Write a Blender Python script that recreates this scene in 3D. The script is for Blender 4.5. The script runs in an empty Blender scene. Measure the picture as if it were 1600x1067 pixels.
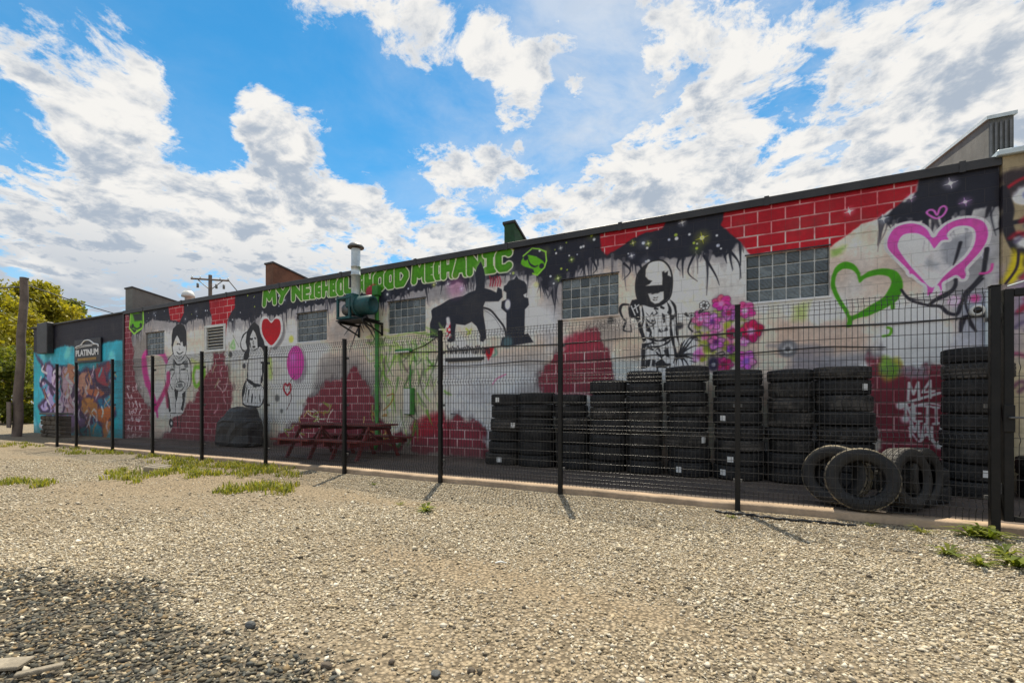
import bpy, math, random
import numpy as np
from mathutils import Vector, Matrix

random.seed(7)
rng = np.random.default_rng(7)
R = math.radians
scene = bpy.context.scene
COL = scene.collection

# ------------------------------------------------------------------ camera
CAM_H = 1.27
FOC = 720.0                       # focal length in pixels of the 1600 px photograph
FWD, RGT = (-0.4500, 0.8930), (0.8930, 0.4500)
cam_data = bpy.data.cameras.new('camera')
cam = bpy.data.objects.new('camera', cam_data)
COL.objects.link(cam)
cam.location = (0, 0, CAM_H)
cam.rotation_euler = (R(90), 0, math.atan2(0.45, 0.893))
cam_data.sensor_width = 36.0
cam_data.lens = 36.0 * FOC / 1600.0
cam_data.shift_y = (631 - 533.5) / 1600.0
cam_data.clip_start = 0.05
cam_data.clip_end = 3000
scene.camera = cam
scene.render.resolution_x, scene.render.resolution_y = 1024, 682

def ray(px, py):
    return (FWD[0]*FOC + RGT[0]*(px-800), FWD[1]*FOC + RGT[1]*(px-800), 631.0-py)
def at(px, py, Y):
    """measured picture point -> place on the plane at distance Y in front of the lot"""
    d = ray(px, py); t = Y/d[1]
    return (d[0]*t, Y, CAM_H + d[2]*t)
def gnd(px, py, z=0.0):
    d = ray(px, py); t = (z-CAM_H)/d[2]
    return (d[0]*t, d[1]*t, z)

# ------------------------------------------------------------------ light, sky, exposure
SUN_EL = R(62.0)
SUN_DIR = Vector((FWD[0]*math.cos(SUN_EL), FWD[1]*math.cos(SUN_EL), math.sin(SUN_EL))).normalized()
sun_data = bpy.data.lights.new('sun', 'SUN')
sun_data.energy = 3.8
sun_data.angle = R(0.5)
sun_data.color = (1.0, 0.91, 0.74)
sun = bpy.data.objects.new('sun', sun_data)
COL.objects.link(sun)
sun.rotation_euler = SUN_DIR.to_track_quat('Z', 'Y').to_euler()
sun.location = (0, 20, 40)

scene.view_settings.view_transform = 'Standard'
scene.view_settings.look = 'None'
scene.view_settings.gamma = 1.0
scene.view_settings.exposure = 0.74
scene.view_settings.use_curve_mapping = False
scene.render.engine = 'CYCLES'
scene.cycles.max_bounces = 6
scene.cycles.use_denoising = True

world = bpy.data.worlds.new('World')
scene.world = world
world.use_nodes = True

class G:
    """small helper for wiring node trees"""
    def __init__(self, nt):
        self.nt = nt; nt.nodes.clear()
    def n(self, typ, _props=None, **ins):
        nd = self.nt.nodes.new(typ)
        for k, v in (_props or {}).items(): setattr(nd, k, v)
        for k, v in ins.items():
            key = int(k[1:]) if k[0] == 'i' and k[1:].isdigit() else k.replace('_', ' ')
            self.set(nd, key, v)
        return nd
    def set(self, nd, key, v):
        s = nd.inputs[key]
        if isinstance(v, bpy.types.Node): v = v.outputs[0]
        if isinstance(v, bpy.types.NodeSocket): self.nt.links.new(v, s)
        else: s.default_value = v
    def m(self, op, a, b=None, c=None, clamp=False):
        nd = self.nt.nodes.new('ShaderNodeMath'); nd.operation = op; nd.use_clamp = clamp
        for i, v in enumerate((a, b, c)):
            if v is not None: self.set(nd, i, v)
        return nd.outputs[0]
    def vm(self, op, a, b=None, out=0):
        nd = self.nt.nodes.new('ShaderNodeVectorMath'); nd.operation = op
        self.set(nd, 0, a)
        if b is not None:
            if op == 'SCALE': self.set(nd, 'Scale', b)
            else: self.set(nd, 1, b)
        return nd.outputs[out]
    def mix(self, f, a, b, blend='MIX'):
        nd = self.nt.nodes.new('ShaderNodeMix'); nd.data_type = 'RGBA'; nd.blend_type = blend
        self.set(nd, 0, f); self.set(nd, 6, a); self.set(nd, 7, b)
        return nd.outputs[2]
    def smooth(self, v, lo, hi, a=0.0, b=1.0):
        nd = self.nt.nodes.new('ShaderNodeMapRange'); nd.interpolation_type = 'SMOOTHSTEP'
        for i, x in enumerate((v, lo, hi, a, b)): self.set(nd, i, x)
        return nd.outputs[0]
    def ramp(self, f, stops, interp='LINEAR'):
        nd = self.nt.nodes.new('ShaderNodeValToRGB'); cr = nd.color_ramp; cr.interpolation = interp
        while len(cr.elements) < len(stops): cr.elements.new(0.5)
        for e, (p, c) in zip(cr.elements, stops):
            e.position = p; e.color = tuple(c) + (1,) if len(c) == 3 else c
        self.set(nd, 0, f)
        return nd.outputs[0]
    def noise(self, vec, scale, detail=4, rough=0.5, dist=0.0, out=0):
        nd = self.n('ShaderNodeTexNoise', None, Vector=vec, Scale=scale, Detail=detail, Roughness=rough, Distortion=dist)
        return nd.outputs[out]

CLOUD_AMP, CLOUD_LOW, CLOUD_BIAS = 0.36, 0.15, -0.062
def build_world():
    g = G(world.node_tree)
    sky = g.n('ShaderNodeTexSky', {'sky_type': 'NISHITA', 'sun_disc': False})
    sky.sun_elevation = SUN_EL
    sky.sun_rotation = math.atan2(SUN_DIR.x, SUN_DIR.y)
    sky.air_density = 1.0; sky.dust_density = 0.05; sky.ozone_density = 1.0
    d = g.n('ShaderNodeTexCoord').outputs['Generated']
    sep = g.n('ShaderNodeSeparateXYZ', None, Vector=d)
    z = g.m('MAXIMUM', sep.outputs[2], 0.0)
    den = g.m('ADD', z, 0.20)
    p = g.n('ShaderNodeCombineXYZ', None, X=g.m('DIVIDE', sep.outputs[0], den), Y=g.m('DIVIDE', sep.outputs[1], den), Z=0.37).outputs[0]
    warp = g.noise(p, 3.0, 3, 0.5, out=1)
    p2 = g.vm('ADD', p, g.vm('SCALE', g.vm('SUBTRACT', warp, (0.5, 0.5, 0.5)), 0.16))
    mid = g.noise(p2, 3.0, 3, 0.5)
    fine = g.noise(p2, 9.5, 11, 0.66)
    cov = g.m('ADD', g.m('MULTIPLY', g.m('SUBTRACT', fine, 0.5), 1.50), g.m('MULTIPLY', g.m('SUBTRACT', mid, 0.5), 0.75))
    # where the larger cloud banks and the blue openings stand in this sky
    blobs = [(70, 95, 7, .42), (150, 110, 7, .42), (245, 80, 6, .42), (200, 165, 7, .34), (20, 145, 4, .25), (110, 195, 4, .22), (30, 235, 3, .25), (130, 225, 3, .2),
             (380, 165, 4, .36), (425, 190, 4, .42), (475, 185, 3, .36), (395, 125, 2.2, .25), (455, 228, 2.2, .25), (520, 185, 2, .22),
             (60, 350, 9, .40), (190, 280, 9, .50), (300, 290, 8, .48), (420, 290, 8, .48), (540, 300, 7, .46), (330, 380, 9, .36), (480, 370, 9, .40), (640, 370, 8, .42), (760, 360, 8, .45), (880, 340, 9, .46),
             (730, 230, 4, .34), (800, 215, 4, .34), (690, 260, 4, .40), (630, 225, 3, .25), (960, 270, 7, .40), (1040, 230, 6, .38), (1000, 330, 8, .40), (1130, 300, 9, .40), (1180, 190, 8, .26), (1300, 250, 12, .34), (1420, 180, 11, .28), (1560, 110, 9, .42), (1520, 230, 9, .32),
             (560, 62, 3.5, .30), (640, 62, 4.5, .44), (720, 75, 4.5, .48), (790, 95, 4.5, .50), (860, 118, 4, .46), (920, 128, 3, .32), (800, 150, 3, .25), (430, 15, 5, .34), (500, 35, 3, .2),
             (1010, 30, 5, .34), (1080, 40, 6, .36), (1150, 60, 6, .28), (1130, 110, 4, .2), (1010, 120, 3, .2), (1370, 15, 6, .3),
             (385, 60, 7, -.45), (330, 105, 4, -.35), (540, 150, 7, -.45), (600, 200, 5, -.40), (330, 215, 4, -.25), (70, 30, 7, -.42), (180, 25, 6, -.35), (290, 20, 5, -.40), (650, 150, 6, -.42), (720, 165, 3, -.25),
             (930, 65, 4.5, -.22), (640, 292, 3.2, -.45), (860, 250, 3.2, -.35), (900, 205, 4.5, -.42), (960, 175, 4, -.30), (300, 250, 2.5, -.2), (70, 200, 3, -.3), (60, 260, 3.5, -.22), (570, 240, 4, -.40), (510, 250, 3, -.3), (470, 70, 3.5, -.3),
             (1100, 160, 4, -.1), (1210, 230, 2.5, -.25), (1330, 190, 2.5, -.2),
             (40, 215, 4, -.5), (110, 240, 3, -.3), (260, 215, 4.5, -.4), (340, 235, 3.5, -.4), (325, 160, 3, -.45), (720, 170, 4, -.5), (770, 180, 3.5, -.45), (840, 165, 3, -.3), (550, 95, 3, -.3), (990, 90, 3, -.25), (1240, 150, 3, -.2), (20, 195, 3, -.3)]
    tot = cov
    for bx, by, rad, amp in blobs:
        c = Vector(ray(bx, by)).normalized()
        dt = g.vm('DOT_PRODUCT', d, tuple(c), out=1)
        tot = g.m('ADD', tot, g.smooth(dt, math.cos(R(rad*1.2)), 1.0, 0.0, amp*CLOUD_AMP*((1.0 + max(0, 6-rad)*0.22) if amp > 0 else 1.35)))
    tot = g.m('ADD', tot, g.smooth(sep.outputs[2], 0.0, 0.45, CLOUD_LOW, CLOUD_BIAS))
    # cloud goes on out of view, with cover added to brighten the shaded wall
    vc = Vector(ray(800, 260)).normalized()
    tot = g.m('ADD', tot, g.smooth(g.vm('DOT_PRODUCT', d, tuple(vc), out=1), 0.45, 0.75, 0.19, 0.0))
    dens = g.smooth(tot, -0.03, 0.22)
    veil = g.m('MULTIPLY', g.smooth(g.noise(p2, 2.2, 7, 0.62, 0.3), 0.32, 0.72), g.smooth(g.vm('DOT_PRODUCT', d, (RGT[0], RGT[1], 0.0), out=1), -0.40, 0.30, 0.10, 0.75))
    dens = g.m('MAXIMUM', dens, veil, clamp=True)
    # light and dark clumps inside the cloud
    sh = g.noise(g.vm('ADD', p2, (0.012, -0.03, 0.0)), 9.0, 8, 0.58)
    thick = g.smooth(tot, 0.08, 0.42)
    dark = g.m('MULTIPLY', g.smooth(sh, 0.40, 0.62), g.m("ADD", 0.15, g.m("MULTIPLY", thick, 0.85)))
    low = g.smooth(sep.outputs[2], 0.12, 0.36, 1.0, 0.0)
    leftw = g.smooth(g.vm('DOT_PRODUCT', d, (RGT[0], RGT[1], 0.0), out=1), -0.25, 0.15, 1.0, 0.25)
    dark = g.m('MAXIMUM', dark, g.m('MULTIPLY', g.m('MULTIPLY', low, leftw), g.smooth(g.noise(p2, 3.5, 4, 0.5), 0.25, 0.55)), clamp=True)
    ccol = g.mix(dark, (5.55, 5.45, 5.25, 1), (2.6, 3.0, 3.55, 1))
    hs = g.n('ShaderNodeHueSaturation', None, Hue=0.486, Saturation=1.40, Value=0.92, Color=sky.outputs[0])
    skyc = g.mix(g.smooth(sep.outputs[2], 0.0, 0.30, 0.9, 0.0), hs.outputs[0], (2.9, 3.6, 4.5, 1))
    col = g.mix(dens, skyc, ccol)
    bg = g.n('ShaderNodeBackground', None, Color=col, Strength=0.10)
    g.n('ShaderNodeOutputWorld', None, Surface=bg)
build_world()

# ------------------------------------------------------------------ building helpers
class MB:
    """collects shapes in world space and links them as one mesh object"""
    def __init__(self): self.v = []; self.f = []; self.sm = []
    def add(self, vs, fs, smooth=False):
        o = len(self.v); self.v += [tuple(q) for q in vs]
        self.f += [tuple(i+o for i in q) for q in fs]; self.sm += [smooth]*len(fs)
        return self
    def box(self, x0, x1, y0, y1, z0, z1, M=None):
        vs = [(x0,y0,z0),(x1,y0,z0),(x1,y1,z0),(x0,y1,z0),(x0,y0,z1),(x1,y0,z1),(x1,y1,z1),(x0,y1,z1)]
        if M is not None: vs = [tuple(M @ Vector(q)) for q in vs]
        return self.add(vs, [(3,2,1,0),(4,5,6,7),(0,1,5,4),(1,2,6,5),(2,3,7,6),(3,0,4,7)])
    def bbox(self, x0, x1, y0, y1, z0, z1, b=0.008, M=None):
        """box with chamfered edges"""
        vs = []; 
        for (sx, X) in ((0, x0), (1, x1)):
            for (sy, Yv) in ((0, y0), (1, y1)):
                for (sz, Zv) in ((0, z0), (1, z1)):
                    ix = b if sx == 0 else -b; iy = b if sy == 0 else -b; iz = b if sz == 0 else -b
                    vs += [(X, Yv+iy, Zv+iz), (X+ix, Yv, Zv+iz), (X+ix, Yv+iy, Zv)]
        def V(sx, sy, sz, k): return ((sx*2+sy)*2+sz)*3+k
        fs = [(V(0,0,0,0),V(0,0,1,0),V(0,1,1,0),V(0,1,0,0)), (V(1,0,0,0),V(1,1,0,0),V(1,1,1,0),V(1,0,1,0)),
              (V(0,0,0,1),V(1,0,0,1),V(1,0,1,1),V(0,0,1,1)), (V(0,1,0,1),V(0,1,1,1),V(1,1,1,1),V(1,1,0,1)),
              (V(0,0,0,2),V(0,1,0,2),V(1,1,0,2),V(1,0,0,2)), (V(0,0,1,2),V(1,0,1,2),V(1,1,1,2),V(0,1,1,2))]
        for a in (0,1):
            for c in (0,1):
                fs.append((V(a,c,0,0),V(a,c,1,0),V(a,c,1,1),V(a,c,0,1)))
                fs.append((V(a,0,c,0),V(a,1,c,0),V(a,1,c,2),V(a,0,c,2)))
                fs.append((V(0,a,c,1),V(1,a,c,1),V(1,a,c,2),V(0,a,c,2)))
                for e in (0,1): fs.append((V(a,c,e,0),V(a,c,e,1),V(a,c,e,2)))
        if M is not None: vs = [tuple(M @ Vector(q)) for q in vs]
        return self.add(vs, fs)
    def tube(self, pts, r, seg=8, caps=True, smooth=True):
        pts = [Vector(q) for q in pts]; n = len(pts)
        rs = r if isinstance(r, (list, tuple)) else [r]*n
        rings = []; prev = None
        for i, q in enumerate(pts):
            t = (pts[min(i+1, n-1)] - pts[max(i-1, 0)]).normalized()
            a = Vector((0,0,1)) if abs(t.z) < 0.9 else Vector((1,0,0))
            if prev is not None: a = prev
            u = (a - t*a.dot(t)).normalized(); w = t.cross(u); prev = u
            rings.append([q + (u*math.cos(2*math.pi*k/seg) + w*math.sin(2*math.pi*k/seg))*rs[i] for k in range(seg)])
        vs = [x for rg in rings for x in rg]; fs = []
        for i in range(n-1):
            for k in range(seg):
                k2 = (k+1) % seg
                fs.append((i*seg+k, i*seg+k2, (i+1)*seg+k2, (i+1)*seg+k))
        self.add(vs, fs, smooth)
        if caps:
            self.add(rings[0], [tuple(range(seg))[::-1]]); self.add(rings[-1], [tuple(range(seg))])
        return self
    def lathe(self, prof, seg=32, M=None, close=False, smooth=True):
        vs = []; fs = []; n = len(prof)
        for k in range(seg):
            a = 2*math.pi*k/seg
            for r, z in prof:
                q = Vector((r*math.cos(a), r*math.sin(a), z)); vs.append(tuple(M @ q) if M is not None else tuple(q))
        for k in range(seg):
            k2 = (k+1) % seg
            for i in range(n if close else n-1):
                j = (i+1) % n
                fs.append((k*n+i, k2*n+i, k2*n+j, k*n+j))
        return self.add(vs, fs, smooth)
    def prism(self, poly, axis, a, b):
        """poly: list of 2-D points in the plane across axis, extruded from a to b"""
        def P(q, t):
            return {'x': (t, q[0], q[1]), 'y': (q[0], t, q[1]), 'z': (q[0], q[1], t)}[axis]
        n = len(poly); vs = [P(q, a) for q in poly] + [P(q, b) for q in poly]
        fs = [tuple(range(n)), tuple(range(2*n-1, n-1, -1))] + [(i, (i+1) % n + 0, (i+1) % n + n, i+n) for i in range(n)]
        return self.add(vs, fs)
    def mesh(self, name, org=(0,0,0)):
        me = bpy.data.meshes.new(name)
        me.from_pydata([(x-org[0], y-org[1], z-org[2]) for x, y, z in self.v], [], self.f)
        me.polygons.foreach_set('use_smooth', self.sm)
        me.update()
        return me
    def build(self, name, mat, parent=None, recalc=True):
        org = ORG.get(parent.name, (0,0,0)) if parent is not None else (0,0,0)
        me = self.mesh(name, org)
        if recalc: fix_normals(me)
        return link(name, me, mat, parent)

ORG = {}
def fix_normals(me):
    import bmesh
    bm = bmesh.new(); bm.from_mesh(me); bmesh.ops.recalc_face_normals(bm, faces=bm.faces); bm.to_mesh(me); bm.free()
def link(name, me, mat, parent=None):
    o = bpy.data.objects.new(name, me)
    if mat is not None:
        me.materials.clear(); me.materials.append(mat)
    COL.objects.link(o)
    if parent is not None:
        o.parent = parent; ORG[o.name] = ORG.get(parent.name, (0,0,0))
    else: ORG[o.name] = (0,0,0)
    return o
def tag(o, label=None, cat=None, group=None, kind=None):
    if label: o['label'] = label
    if cat: o['category'] = cat
    if group: o['group'] = group
    if kind: o['kind'] = kind
    return o
def thing(name, label, cat, loc, group=None):
    o = bpy.data.objects.new(name, None); o.empty_display_size = 0.2
    COL.objects.link(o); o.location = loc; ORG[o.name] = tuple(loc)
    return tag(o, label, cat, group)
def struct(name, mb, mat): return tag(mb.build(name, mat), kind='structure')
def Rot(loc, rx=0, ry=0, rz=0):
    return Matrix.Translation(Vector(loc)) @ Matrix.Rotation(rz, 4, 'Z') @ Matrix.Rotation(ry, 4, 'Y') @ Matrix.Rotation(rx, 4, 'X')

# ------------------------------------------------------------------ materials
def newmat(name):
    m = bpy.data.materials.new(name); m.use_nodes = True
    return m, G(m.node_tree)
def pbsdf(g, **kw):
    b = g.n('ShaderNodeBsdfPrincipled', None, **kw)
    g.n('ShaderNodeOutputMaterial', None, Surface=b)
    return b
def simple(name, col, rough=0.6, metal=0.0, var=0.25, scale=6.0, bump=0.0, bscale=60.0, spec=0.5, dust=None, dustamt=0.0):
    """base colour broken up by two noises, optional dust and fine relief"""
    m, g = newmat(name)
    co = g.n('ShaderNodeTexCoord').outputs['Object']
    n1 = g.noise(co, scale, 5, 0.6); n2 = g.noise(co, scale*7, 3, 0.6)
    f = g.m('ADD', g.m('MULTIPLY', n1, 0.65), g.m('MULTIPLY', n2, 0.35))
    lo = tuple(c*(1-var) for c in col) + (1,); hi = tuple(min(1, c*(1+var)) for c in col) + (1,)
    c = g.mix(g.smooth(f, 0.3, 0.7), lo, hi)
    if dust is not None:
        c = g.mix(g.m('MULTIPLY', g.smooth(g.noise(co, scale*0.7, 6, 0.65), 0.42, 0.7), dustamt), c, tuple(dust)+(1,))
    b = pbsdf(g, Base_Color=c, Roughness=g.smooth(n2, 0.2, 0.8, max(0.02, rough-0.08), min(1, rough+0.08)), Metallic=metal)
    b.inputs['Specular IOR Level'].default_value = spec
    if bump > 0:
        bn = g.n('ShaderNodeBump', None, Strength=bump, Distance=0.01, Height=g.noise(co, bscale, 4, 0.6))
        g.set(b, 'Normal', bn.outputs[0])
    return m
M = {}
M['black_metal'] = simple('black_powder_coat', (0.008, 0.008, 0.008), 0.5, 0.0, 0.3, 5, 0.05, 200, spec=0.3, dust=(0.05,0.042,0.035), dustamt=0.2)
M['wire'] = simple('black_coated_wire', (0.014, 0.014, 0.016), 0.32, 0.0, 0.25, 5)
M['flashing'] = simple('dark_roof_flashing', (0.035, 0.033, 0.034), 0.5, 0.0, 0.35, 2.5, 0.1, 30)
M['galv'] = simple('galvanised_steel', (0.60, 0.66, 0.67), 0.48, 0.35, 0.15, 9, 0.05, 60)
M['galv_dark'] = simple('weathered_steel', (0.16, 0.16, 0.16), 0.5, 0.5, 0.3, 9)
M['teal'] = simple('teal_machine_paint', (0.007, 0.075, 0.08), 0.62, 0.0, 0.35, 5, 0.05, 50, dust=(0.06,0.07,0.07), dustamt=0.4)
M['white_paint'] = simple('white_paint', (0.72, 0.73, 0.70), 0.55, 0.0, 0.10, 5, dust=(0.4,0.38,0.33), dustamt=0.3)
M['mortar'] = simple('pale_mortar', (0.74, 0.75, 0.73), 0.8, 0.0, 0.12, 10, 0.2, 80)
M['concrete'] = simple('weathered_concrete', (0.40, 0.295, 0.20), 0.88, 0.0, 0.28, 3.0, 0.5, 70, dust=(0.24,0.18,0.125), dustamt=0.5)
M['slab'] = simple('dark_yard_paving', (0.085, 0.064, 0.052), 0.85, 0.0, 0.35, 1.2, 0.5, 60, dust=(0.14,0.108,0.086), dustamt=0.6)
M['grey_block'] = simple('grey_block', (0.15, 0.15, 0.14), 0.85, 0.0, 0.25, 2.5, 0.4, 40)
M['brown_block'] = simple('brown_block', (0.16, 0.075, 0.045), 0.85, 0.0, 0.35, 3, 0.4, 40)
M['roof'] = simple('roof_felt', (0.08, 0.08, 0.08), 0.9, 0.0, 0.3, 2)
M['rubber_side'] = simple('tyre_sidewall', (0.014, 0.014, 0.0145), 0.55, 0.0, 0.3, 9, 0.15, 90, spec=0.4, dust=(0.055,0.05,0.045), dustamt=0.35)
M['rubber_tread'] = simple('tyre_tread', (0.016, 0.016, 0.017), 0.68, 0.0, 0.4, 7, 0.25, 120, spec=0.35, dust=(0.065,0.058,0.052), dustamt=0.45)
M['rubber_dusty'] = simple('dusty_tyre_tread', (0.022, 0.021, 0.02), 0.72, 0.0, 0.4, 6, 0.25, 120, spec=0.3, dust=(0.13,0.115,0.10), dustamt=0.8)
M['rubber_sunlit'] = simple('dusty_tread_painted_sunlight', (0.10, 0.088, 0.07), 0.85, 0.0, 0.4, 6, 0.25, 120, spec=0.2, dust=(0.46,0.39,0.27), dustamt=0.95)  # dusty tread with the cream highlight of the sun put into its colour
M['sticker'] = simple('sticker_paper', (0.78, 0.78, 0.76), 0.6, 0.0, 0.06, 30)
M['red_wood'] = simple('red_stained_wood', (0.16, 0.022, 0.022), 0.6, 0.0, 0.4, 5, 0.2, 40, dust=(0.10,0.05,0.045), dustamt=0.4)
M['dark_wood'] = simple('brown_stained_wood', (0.045, 0.022, 0.018), 0.7, 0.0, 0.4, 5, 0.2, 40)
M['cover'] = simple('black_vinyl_cover', (0.018, 0.019, 0.022), 0.42, 0.0, 0.3, 2.5, 0.5, 9, dust=(0.04,0.042,0.045), dustamt=0.5)
M['green_paint'] = simple('green_painted_pipe', (0.05, 0.26, 0.04), 0.5, 0.0, 0.3, 6)
M['dark_green'] = simple('dark_green_painted_block', (0.022, 0.07, 0.03), 0.8, 0.0, 0.5, 3, 0.3, 40)
M['pole_wood'] = simple('weathered_pole_wood', (0.155, 0.12, 0.10), 0.85, 0.0, 0.35, 3, 0.6, 25)
M['black_plastic'] = simple('black_plastic', (0.012, 0.012, 0.013), 0.4, 0.0, 0.2, 8)
M['lens'] = simple('dark_lens', (0.006, 0.006, 0.008), 0.08, 0.0, 0.1, 8)
M['sign_board'] = simple('dark_sign_board', (0.018, 0.017, 0.02), 0.45, 0.0, 0.3, 3)
M['sign_white'] = simple('white_sign_lettering', (0.78, 0.78, 0.78), 0.5, 0.0, 0.05, 8)
M['sign_gold'] = simple('gold_sign_lettering', (0.42, 0.24, 0.06), 0.5, 0.0, 0.1, 8)
M['old_timber'] = simple('old_timber', (0.28, 0.24, 0.18), 0.9, 0.0, 0.35, 8, 0.6, 40)
M['stone_wall'] = simple('dark_rubble_stone', (0.11, 0.088, 0.065), 0.9, 0.0, 0.45, 2, 0.6, 18)
M['rock'] = simple('grey_rock', (0.10, 0.105, 0.105), 0.85, 0.0, 0.4, 9, 0.5, 30)
M['dark_slat'] = simple('vent_shadow_metal', (0.03, 0.03, 0.032), 0.6, 0.0, 0.2, 8)

def glass_block_mat():
    m, g = newmat('glass_block')
    co = g.n('ShaderNodeTexCoord').outputs['Object']
    oi = g.n('ShaderNodeObjectInfo').outputs['Random']
    w = g.n('ShaderNodeTexWave', {'bands_direction': 'DIAGONAL'}, Vector=co, Scale=9.0, Distortion=4.0, Detail=2.0)
    nz = g.noise(co, 14, 3, 0.5, 0.6)
    c = g.mix(oi, (0.05, 0.065, 0.075, 1), (0.20, 0.235, 0.245, 1))
    c = g.mix(g.smooth(nz, 0.35, 0.7, 0, 0.6), c, (0.05, 0.065, 0.075, 1))
    b = pbsdf(g, Base_Color=c, Roughness=0.16)
    b.inputs['Specular IOR Level'].default_value = 0.6
    h = g.m('ADD', g.m('MULTIPLY', w.outputs[1], 0.5), nz)
    bn = g.n('ShaderNodeBump', None, Strength=0.35, Distance=0.02, Height=h)
    g.set(b, 'Normal', bn.outputs[0])
    return m
M['glass_block'] = glass_block_mat()
# ------------------------------------------------------------------ the mural: flat paint computed as a colour field on the wall
WALL_Y = 8.72
MX0, MX1, MZ1, PPM = -28.4, 4.6, 4.84, 110
MW, MH = int((MX1-MX0)*PPM), int(MZ1*PPM)
CAN = np.zeros((MH, MW, 3), np.float32)
GX = (MX0 + (np.arange(MW)+0.5)/PPM).astype(np.float32)
GZ = ((np.arange(MH)+0.5)/PPM).astype(np.float32)

def vnoise(cell, seed, sx=1.0):
    """smooth value noise over the canvas, cell in metres"""
    r = np.random.default_rng(seed)
    nx, nz = int(MW/PPM/(cell*sx))+3, int(MH/PPM/cell)+3
    t = r.random((nz, nx)).astype(np.float32)
    fx = (np.arange(MW)/PPM/(cell*sx)); fz = (np.arange(MH)/PPM/cell)
    ix = fx.astype(int); iz = fz.astype(int); ux = (fx-ix).astype(np.float32); uz = (fz-iz).astype(np.float32)
    ux = ux*ux*(3-2*ux); uz = (uz*uz*(3-2*uz))[:, None]
    a = t[iz][:, ix]; b = t[iz][:, ix+1]; c = t[iz+1][:, ix]; d = t[iz+1][:, ix+1]
    return (a*(1-ux)+b*ux)*(1-uz) + (c*(1-ux)+d*ux)*uz
NA = vnoise(0.9, 1)*0.5 + vnoise(0.4, 2)*0.3 + vnoise(0.17, 3)*0.2
NB = vnoise(1.6, 4)*0.55 + vnoise(0.6, 5)*0.3 + vnoise(0.22, 6)*0.15
NE = vnoise(0.20, 7)*0.5 + vnoise(0.085, 8)*0.3 + vnoise(0.04, 9)*0.2 - 0.5
NF = vnoise(0.05, 10)*0.6 + vnoise(0.02, 11)*0.4
NV = vnoise(0.30, 12, 0.22)*0.6 + vnoise(0.6, 13, 0.12)*0.4       # upright streaks

def w2(px, py):
    q = at(px, py, WALL_Y); return (q[0], q[2])
def P(*pts): return [w2(x, y) for x, y in pts]
def Zm(ox, oy, s):
    return lambda *pts: [w2(ox + x/s, oy + y/s) for x, y in pts]
def curve(pts, closed=False, k=6):
    """Catmull-Rom through the points"""
    n = len(pts); out = []
    rngi = range(n) if closed else range(n-1)
    for i in rngi:
        if closed: p0, p1, p2, p3 = pts[i-1], pts[i], pts[(i+1) % n], pts[(i+2) % n]
        else: p0, p1, p2, p3 = pts[max(i-1, 0)], pts[i], pts[i+1], pts[min(i+2, n-1)]
        for j in range(k):
            t = j/k
            out.append(tuple(0.5*((2*b)+(-a+c)*t+(2*a-5*b+4*c-d)*t*t+(-a+3*b-3*c+d)*t**3) for a, b, c, d in zip(p0, p1, p2, p3)))
    if not closed: out.append(pts[-1])
    return out

def window(pts, mg):
    xs = [q[0] for q in pts]; zs = [q[1] for q in pts]
    a = max(0, int((min(xs)-mg-MX0)*PPM)); b = min(MW, int((max(xs)+mg-MX0)*PPM)+2)
    c = max(0, int((min(zs)-mg)*PPM)); d = min(MH, int((max(zs)+mg)*PPM)+2)
    return (slice(c, max(c, d)), slice(a, max(a, b)))
def segdist(sl, pts, closed, widths=None):
    X = GX[sl[1]][None, :]; Z = GZ[sl[0]][:, None]
    best = np.full((Z.shape[0], X.shape[1]), 1e9, np.float32)
    n = len(pts)
    for i in range(n if closed else n-1):
        (ax, az), (bx, bz) = pts[i], pts[(i+1) % n]
        dx, dz = bx-ax, bz-az; L = dx*dx+dz*dz+1e-12
        t = np.clip(((X-ax)*dx+(Z-az)*dz)/L, 0, 1)
        d = np.hypot(X-ax-t*dx, Z-az-t*dz)
        if widths is not None: d = d - (widths[i]*(1-t)+widths[(i+1) % n]*t)
        best = np.minimum(best, d)
    return best
def inside(sl, rings):
    X = GX[sl[1]][None, :]; Z = GZ[sl[0]][:, None]
    ins = np.zeros((Z.shape[0], X.shape[1]), bool)
    for pts in rings:
        n = len(pts)
        for i in range(n):
            (ax, az), (bx, bz) = pts[i], pts[(i+1) % n]
            if az == bz: continue
            cond = ((az > Z) != (bz > Z)) & (X < (bx-ax)*(Z-az)/(bz-az)+ax)
            ins ^= cond
    return ins
def sstep(x): 
    x = np.clip(x, 0, 1); return x*x*(3-2*x)
def blend(sl, a, col, tex=0.0):
    c = np.array(col, np.float32)/255.0
    if tex: c = c[None, None, :]*(1 + tex*(NA[sl][..., None]-0.5))
    a = a[..., None]
    CAN[sl] = CAN[sl]*(1-a) + c*a
def fill(rings, col, soft=0.012, rag=0.0, alpha=1.0, tex=0.0, streak=0.0, big=0.0):
    if rings and not isinstance(rings[0], list): rings = [list(rings)]
    allp = [q for r in rings for q in r]
    sl = window(allp, soft*1.5+rag)
    if CAN[sl].size == 0: return
    d = np.full(CAN[sl].shape[:2], 1e9, np.float32)
    for r in rings: d = np.minimum(d, segdist(sl, r, True))
    d = np.where(inside(sl, rings), -d, d)
    if rag: d = d + NE[sl]*rag*2 + (NV[sl]-0.5)*streak
    if big: d = d + (NA[sl]-0.5)*big
    a = sstep(0.5 - d/(2*soft))*alpha
    blend(sl, a, col, tex)
    return sl, a
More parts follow.
